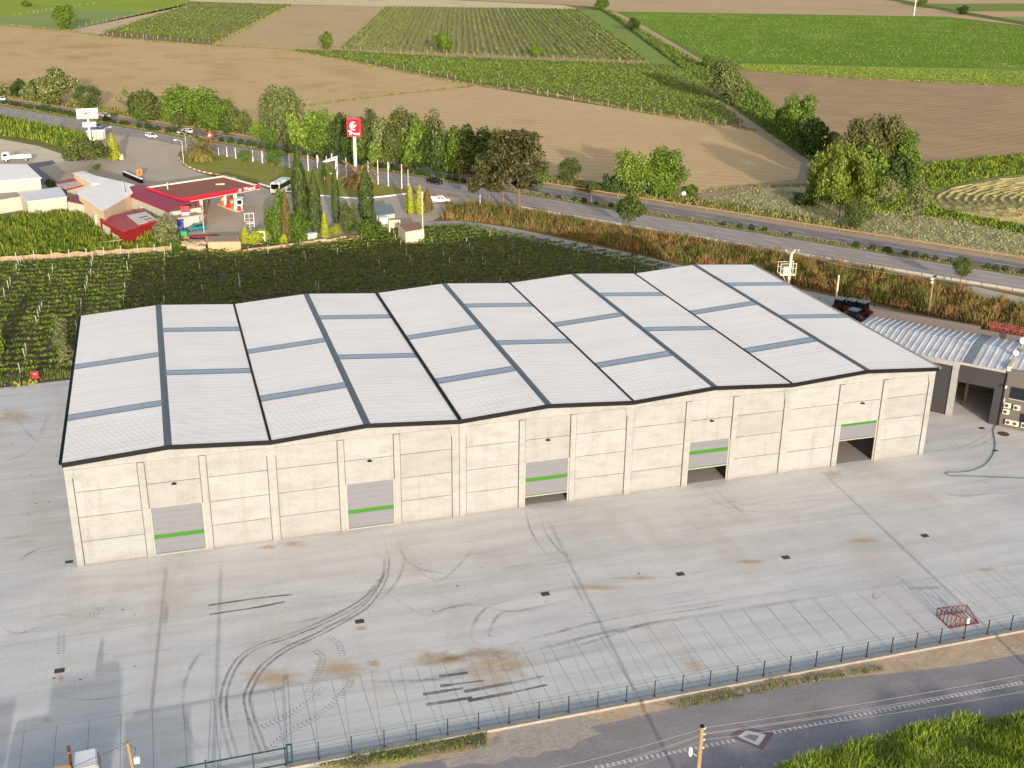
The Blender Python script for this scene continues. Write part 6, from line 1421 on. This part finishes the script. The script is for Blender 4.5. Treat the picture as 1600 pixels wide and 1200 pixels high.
PT2 = G(199,1160,6.0); t = thing('utility_pole', 'leaning wooden pole beside the lorry at the bottom corner', 'utility pole', (PT2.x,PT2.y,0)); mb = MB(); mb.tube([(.35,-.2,0),(0,0,6.0)], [.17,.13], 8); part('post', mb, WOOD, t); mb = MB(); mb.tube([(.1,-.1,5.9),(.5,-.1,5.4),(.4,-.2,4.9)], .03, 5); mb.tube([(-.4+.35*math.cos(a*.6),-.05,5.75+.3*math.sin(a*.6)) for a in range(11)], .018, 5); part('wire_loop', mb, CABD, t); mb = MB(); mb.box(.3,-.4,4.3,.7,-.2,4.8); part('bracket', mb, WHITE(), t)
cable('power_cable', Vector((PT2.x,PT2.y,5.9)), G(120,1192,5.0)+Vector((-12,-4,0)), .3, 'dark cable from the leaning pole to behind the lorry', .02, CABD)
# drain gratings
DR = paint('drain_iron', (44,42,42), .6, var=.15, scale=6); k = 0
for px, py, lab, s in ((108,878,'drain grating by the front corner of the long warehouse',.9),(93,1048,'drain grating nearest the bottom corner shadows',1),(562,971,'drain grating between the two curved skid marks',1),(852,928,'drain grating in the middle of the yard, in front of the third door',1),(1063,897,'drain grating in line with the fourth door',1),(1228,871,'drain grating before the last door',1),(1445,837,'drain grating at the far end of the drain line',1),(1555,704,'drain grating lying on the green hose',.8),(1534,669,'drain grating before the workshop opening',.9)):
    B = G(px,py,.055); t = thing('drain_grating', lab, 'drain', B); mb = MB(); mb.box(-.42*s,-.33*s,0,.42*s,.33*s,.012); part('frame', mb, DR, t); mb = MB()
    for q in range(7): mb.box(-.36*s,(-.28+.085*q)*s,.012,.36*s,(-.25+.085*q)*s,.024)
    part('bars', mb, paint('drain_bar',(70,66,64),.5), t)
# hose
mb = MB(); hp = [(1557,664),(1552,672),(1555,690),(1554,703),(1549,715),(1538,727),(1520,735),(1498,738),(1482,738),(1478,741),(1486,744),(1510,744),(1560,746),(1620,748)]
P = [G(x,y,.09) for x,y in hp]; sm = []
for i in range(len(P)-1):
    p0, p1, p2, p3 = P[max(i-1,0)], P[i], P[i+1], P[min(i+2,len(P)-1)]
    for q in range(5): s_ = q/5; sm.append(.5*((2*p1)+(p2-p0)*s_+(2*p0-5*p1+4*p2-p3)*s_*s_+(3*p1-p0-3*p2+p3)*s_**3))
mb.tube(sm, .035, 6); o = link('garden_hose', mb.mesh('garden_hose', paint('hose_green',(62,92,80),.6))); tag(o, 'thin green hose looping over the yard from the grey building', 'hose')
# red lattice frame by the fence
B = G(1492,968); t = thing('red_steel_ramp', 'rusty red steel lattice wedge lying by the front fence', 'steel frame', (B.x,B.y,.05)); mb = MB()
c0 = {k: loc(G(x,y), B) for k, (x,y) in dict(a=(1463,963),b=(1484,983),c=(1529,975),d=(1509,957)).items()}
hh = 1.55
A_, B_, C_, D_ = c0['a'], c0['b'], c0['c'], c0['d']; up = Vector((0,0,hh)); w_ = .06
for p, q in ((A_,B_),(B_,C_),(A_,D_),(D_,C_)): mb.bar(p+Vector((0,0,.05)), q+Vector((0,0,.05)), w_)
At, Bt = A_+up*.55, B_+up
for p, q in ((At,Bt),(At,D_+up*.5),(Bt,C_),(A_,At),(B_,Bt),(D_+up*.5,C_),(D_,D_+up*.5),(A_.lerp(B_,.5),(At+Bt)/2)): mb.bar(p, q, w_*1.1)
part('frame', mb, RED, t); mb = MB()
for k in range(1, 6):
    f = k/6; p = B_.lerp(C_,f); mb.bar(p, p+up*(1-f), .07); p2 = A_.lerp(D_,f); mb.bar(p2, p2+up*(.55-.05*f), .05)
    if k < 5: mb.bar(p+up*(1-f), p2+up*(.55-.05*f), .05)
    pn = B_.lerp(C_,f-1/6); mb.bar(pn, p+up*(1-f), .045)
for k in range(1, 4): f = k/4; p = A_.lerp(B_,f); mb.bar(p, p+up*(.55+.45*f), .06)
part('lattice', mb, RED, t); mb = MB(); p = B_.lerp(C_,.6); mb.box(p.x-.12,p.y-.06,.25,p.x+.12,p.y+.0,.85); part('tag_plate', mb, WHITE(), t)
# red hose cabinet on a post
t = thing('hydrant_cabinet', 'bright red fire hose cabinet on a leg at the yard edge', 'fire cabinet', G(56,597,.05)); mb = MB(); mb.box(-.5,-.2,.55,.5,.25,1.55); part('case', mb, paint('fire_red',(216,24,30),.4,var=.03), t, bevel=.04); mb = MB(); mb.bar((-.05,0,0),(0,0,.55),.14); mb.box(-.25,-.15,0,.2,.15,.04); part('stand', mb, TRIM, t); mb = MB(); mb.box(-.12,-.215,1.18,.22,-.205,1.32); part('label_plate', mb, WHITE(), t)
# roof vent scrap and bollard-like bits at the warehouse door
t = thing('wire_stand', 'bent dark wire stand just inside the third raised door', 'stand', (46.6+.0,1.6,.06)); mb = MB(); mb.bar((-.9,0,.05),(.9,.3,.05),.05); mb.bar((-.5,.0,.05),(-.9,.9,.05),.05); mb.bar((.1,.1,.05),(-.2,1.0,.05),.05); mb.bar((-.9,0,.05),(-1.1,.1,.4),.05); part('frame', mb, TRIM, t)
t = thing('manhole_pit', 'dark round manhole in the yard by the air conditioners', 'manhole', G(1568,678,.055)); mb = MB(); mb.tube([(0,0,0),(0,0,.02)], .75, 16); part('cover', mb, paint('pit_brown',(86,70,60),.9,var=.3,scale=3), t)
# ================================================================== MARKS ON THE YARD
def markmat(name, c, cover, sc=1.2, lo=.35, hi=.7):
    if name in MATS: return MATS[name]
    m, b = base(name, .9, 0, .1); N, L = nodes(m); b.inputs['Base Color'].default_value = lin(c); v = mapped(m); f = noise(m, v, sc, 6, .7); f2 = noise(m, v, sc*.15, 3)
    a = ramp(m, f, [(lo, (0,0,0,1)), (hi, (cover,)*3+(1,))]); mm = N.new('ShaderNodeMath'); mm.operation = 'MULTIPLY'; L.new(a, mm.inputs[0]); L.new(ramp(m, f2, [(.3,(.35,.35,.35,1)),(.6,(1,1,1,1))]), mm.inputs[1])
    L.new(mm.outputs[0], b.inputs['Alpha']); MATS[name] = m; return m
FADE = []; FMIN = [.5]
def add_fade(o, mat, vals):
    at = o.data.attributes.new('fade', 'FLOAT', 'POINT'); at.data.foreach_set('value', vals)
    N, L = nodes(mat); a = N.new('ShaderNodeAttribute'); a.attribute_name = 'fade'; mu = N.new('ShaderNodeMath'); mu.operation = 'MULTIPLY'
    bs = N['Principled BSDF']; src = bs.inputs['Alpha'].links[0].from_socket; L.new(src, mu.inputs[0]); L.new(a.outputs['Fac'], mu.inputs[1]); L.new(mu.outputs[0], bs.inputs['Alpha'])
def smooth_path(pts, z, n=8):
    P = [G(x,y,z) for x,y in pts]; o = []
    for i in range(len(P)-1):
        p0, p1, p2, p3 = P[max(i-1,0)], P[i], P[i+1], P[min(i+2,len(P)-1)]
        for q in range(n): s = q/n; o.append(.5*((2*p1)+(p2-p0)*s+(2*p0-5*p1+4*p2-p3)*s*s+(3*p1-p0-3*p2+p3)*s**3))
    return o+[P[-1]]
def strip(mb, path, w, off=0):
    vs = []; n_ = len(path); wob = random.random()*6
    for i in range(n_):
        q = min(1, i/(.3*n_+1), (n_-1-i)/(.3*n_+1)); FADE.extend([FMIN[0]+(1-FMIN[0])*q*(.6+.4*math.sin(i*.35+wob))]*2)
    for i, p in enumerate(path):
        d = (path[min(i+1,len(path)-1)]-path[max(i-1,0)]).normalized(); s = Vector((-d.y,d.x,0)); vs += [p+s*(off-w/2), p+s*(off+w/2)]
    mb.add(vs, [(2*i,2*i+1,2*i+3,2*i+2) for i in range(len(path)-1)])
SKID = markmat('rubber_skid', (96,92,95), .7, 1.6, .2, .68); FAINT = markmat('rubber_faint', (120,117,120), .5, .9, .28, .7); DIRT = markmat('orange_dirt', (204,170,128), .9, .6, .25, .6)
mb = MB()
for pts, w, off in (([(592,905),(562,938),(512,966),(450,992),(402,1008),(370,1030),(351,1064),(344,1100),(349,1140),(362,1186)],.26,(0,.5)),([(601,872),(596,905),(568,946),(505,984),(445,1012),(408,1040),(389,1068),(381,1095),(391,1132),(408,1178)],.26,(0,.5)),
   ([(300,920),(300,921)],.1,(0,))):
    for o_ in off: strip(mb, smooth_path(pts, .056), w, o_)
add_fade(struct('skid_marks', mb, SKID), SKID, FADE); FADE.clear(); mb = MB(); FMIN[0] = .75
for pts, w in (([(686,1057),(731,1051)],.4),([(688,1072),(705,1070)],.4),([(705,1070),(757,1063)],.22),([(661,1085),(700,1079)],.42),([(700,1079),(724,1075)],.3),([(725,1080.5),(800,1067)],.45),([(800,1067),(850,1056)],.26),([(666,1101),(738,1090)],.4),([(731,1095),(800,1082)],.42),([(800,1082),(855,1070)],.24),([(325,946),(400,935),(456,929)],.24),([(328,960),(400,949),(445,940)],.24)): strip(mb, smooth_path(pts, .0592, 6), w)
HEAVY = markmat('rubber_heavy', (88,84,88), .8, 2.0, .12, .5); add_fade(struct('braking_marks', mb, HEAVY), HEAVY, FADE); FADE.clear(); FMIN[0] = .12
mb = MB()
for pts, w, off in (([(345,1000),(310,1025),(291,1060),(286,1100),(298,1150),(322,1180)],0.35,(0,)),([(600,845),(607,875),(596,905),(560,940),(500,965),(430,978)],0.31,(0,1.6)),([(620,850),(640,880),(690,905),(745,850)],0.31,(0,)),([(640,870),(660,890),(720,898)],0.26,(0,)),([(800,935),(760,950),(740,975),(738,1000),(760,1010)],0.33,(0,1.7)),([(600,925),(640,950),(668,962),(700,950),(745,945),(800,955),(900,935),(925,930)],0.31,(0,)),
   ([(50,970),(90,960),(130,965),(190,966)],0.44,(0,)),([(0,975),(25,990),(60,980),(100,965)],0.33,(0,)),([(90,1090),(140,1093),(200,1085),(235,1060)],0.26,(0,)),([(660,1060),(720,1046),(860,1010),(960,985),(1100,960),(1300,930)],0.44,(0,1.8)),([(800,1030),(900,1010),(1010,975),(1100,962)],0.40,(0,)),([(560,1065),(680,1062),(800,1045),(950,1012)],0.44,(0,)),([(1040,945),(1110,933)],.3,(0,.9)),([(1000,965),(1100,950),(1200,930)],0.26,(0,)),
   ([(1410,905),(1385,925),(1365,935),(1372,915),(1405,900)],0.26,(0,)),([(820,790),(830,830),(860,870),(900,880)],0.26,(0,1.5)),([(1090,760),(1130,790),(1200,800),(1290,790)],0.26,(0,1.6)),([(1480,690),(1500,705),(1540,690),(1560,675)],0.33,(0,.9)),([(1450,760),(1500,775),(1560,770),(1600,780)],0.33,(0,)),([(1130,777),(1165,805)],0.40,(0,)),
   ([(30,660),(60,690),(95,680)],0.33,(0,)),([(10,720),(50,700),(80,640)],0.44,(0,)),([(25,880),(55,860),(100,850)],0.33,(0,))):
    for o_ in off: strip(mb, smooth_path(pts, .0555), w, o_)
for k in range(40):
    x, y = random.uniform(0,1600), random.uniform(830,1130); l = random.uniform(15,70); strip(mb, smooth_path([(x,y),(x+l,y-l*random.uniform(.05,.22))], .0552, 2), random.uniform(.1,.4))
for k in range(50):
    x, y = random.uniform(1430,1600), random.uniform(690,790); l = random.uniform(10,35); strip(mb, smooth_path([(x,y),(x+l,y-l*random.uniform(-.3,.3))], .0553, 2), random.uniform(.1,.3))
add_fade(struct('tyre_marks', mb, FAINT), FAINT, FADE); FADE.clear()
# chevron tread prints
mb = MB()
for pts in ([(550,1060),(540,1078),(500,1117),(450,1145),(420,1173)],[(508,1072),(482,1097),(445,1120),(407,1137)],[(490,1015),(503,1025),(502,1038),(480,1085)],[(510,995),(528,1005),(535,1025)],[(430,1000),(462,1007),(490,995)],[(96,985),(95,1022)],[(150,955),(165,948)],[(136,960),(155,961)]):
    path = smooth_path(pts, .0565, 40); acc = 0
    for a, b in zip(path, path[1:]):
        acc += (b-a).length
        if acc > .34:
            acc = 0; d = (b-a).normalized(); s = Vector((-d.y,d.x,0))
            for sg in (-1, 1):
                p0 = a+s*sg*.06; p1 = a+s*sg*.34-d*.16; mb.add([p0-d*.045, p0+d*.045, p1+d*.045, p1-d*.045], [(0,1,2,3)])
struct('tread_prints', mb, markmat('tread_dark', (70,68,72), .7, 1.5, .25, .55))
mb = MB(); RN = random.Random(3)
for px, py, rx, ry in ((430,1058,62,22),(530,1046,52,26),(585,1037,16,7),(772,1040,80,40),(690,1030,70,16),(760,1020,60,14),(935,918,55,7),(1000,903,60,5),(1085,1040,25,14),(700,1028,50,10),(95,1060,6,8),(75,1125,14,7),(565,982,16,5),(1175,878,30,5),(1350,845,40,5),(1540,890,20,4),(460,850,30,6),(20,650,40,14),(420,855,18,5),(1300,740,22,8)):
    c = G(px,py,.0575); ex = G(px+rx,py,.0575)-c; ey = G(px,py-ry,.0575)-c; n = 22; pts = [c+(ex*math.cos(a*2*math.pi/n)+ey*math.sin(a*2*math.pi/n))*RN.uniform(.62,1.1) for a in range(n)]; mb.add([c]+pts, [(0,1+k,1+(k+1)%n) for k in range(n)])
st = struct('dirt_stains', mb, DIRT); add_fade(st, DIRT, [1.0 if i % 23 == 0 else 0.0 for i in range(len(st.data.vertices))])
DUST = markmat('road_dust', (176,166,154), .6, .5, .3, .65); mb = MB(); RN = random.Random(8)
for px, py, rx, ry in ((1345,1085,80,18),(1150,1112,90,10),(1500,1052,110,12),(980,1142,70,12),(860,1180,60,10),(1250,1120,60,8),(1440,1085,50,7)):
    c = G(px,py,.038); ex = G(px+rx,py,.038)-c; ey = G(px,py-ry,.038)-c; n = 22; pts = [c+(ex*math.cos(a*2*math.pi/n)+ey*math.sin(a*2*math.pi/n))*RN.uniform(.62,1.1) for a in range(n)]; mb.add([c]+pts, [(0,1+k,1+(k+1)%n) for k in range(n)])
st = struct('road_dust', mb, DUST); add_fade(st, DUST, [1.0 if i % 23 == 0 else 0.0 for i in range(len(st.data.vertices))])
# oil spots
mb = MB()
for k in range(34):
    px, py = random.choice([(random.uniform(0,230),random.uniform(900,1100)),(random.uniform(600,1000),random.uniform(830,960)),(random.uniform(0,110),random.uniform(620,900))]); c = G(px,py,.058); r = random.uniform(.03,.10); mb.add([c+Vector((math.cos(a)*r*1.6,math.sin(a)*r,0)) for a in [q*.785 for q in range(8)]], [tuple(range(8))])
struct('oil_spots', mb, paint('oil_dark',(62,60,62),.7))
for bx, by, h, lab in ((9.9,-51.1,8.0,'utility pole on the far kerb of the front road near the gate'),(81.0,-49.2,8.0,'utility pole on the grass side of the front road past the fence')):
    t = thing('utility_pole', lab, 'utility pole', (bx,by,0)); mb = MB(); mb.tube([(0,0,0),(0,0,h)], [.2,.15], 8); part('post', mb, WOOD, t)
# houses across the road, behind the viewer's edge of the picture: their long shadows fall into the yard
def house(x0, x1, y, H, chim, lab):
    c = (x0+x1)/2; t = thing('house', lab, 'house', (c,y,0)); w = (x1-x0)/2; mb = MB(); mb.box(-w,-4,0,w,4,H); part('wall', mb, CREAM, t); mb = MB(); mb.slab([(-w-.3,-4.3,H+.15),(w+.3,-4.3,H+.15),(w+.3,4.3,H+.15),(-w-.3,4.3,H+.15)], .15); part('roof', mb, RUST, t)
    if chim: mb = MB(); mb.box(chim[0]-c-.6,-.6,H+.15,chim[0]-c+.6,.6,H+.15+chim[1]); part('chimney', mb, CREAM, t)
T_ = math.tan(SUN_EL); S_ = math.tan(SHADOW_AZ); Y0 = -66
for xl, xr, yt, ch, lab in ((-.9,4.2,-19.4,(3.0,.62),'cream house with a chimney across the front road'),(-9,-4.3,-21,None,'cream house at the far end across the front road'),(5.1,9.6,-26.5,(6.2,.5),'low cream house beside the chimney house')):
    yb = Y0+4; house(xl-S_*(yt-yb), xr-S_*(yt-yb), Y0, (yt-yb)*T_-.15, (ch[0]-S_*(yt-yb), ch[1]) if ch else None, lab)
for o in [o for o in bpy.data.objects if o.type == 'MESH' and o.data and len(o.data.polygons) == 0]: bpy.data.objects.remove(o)
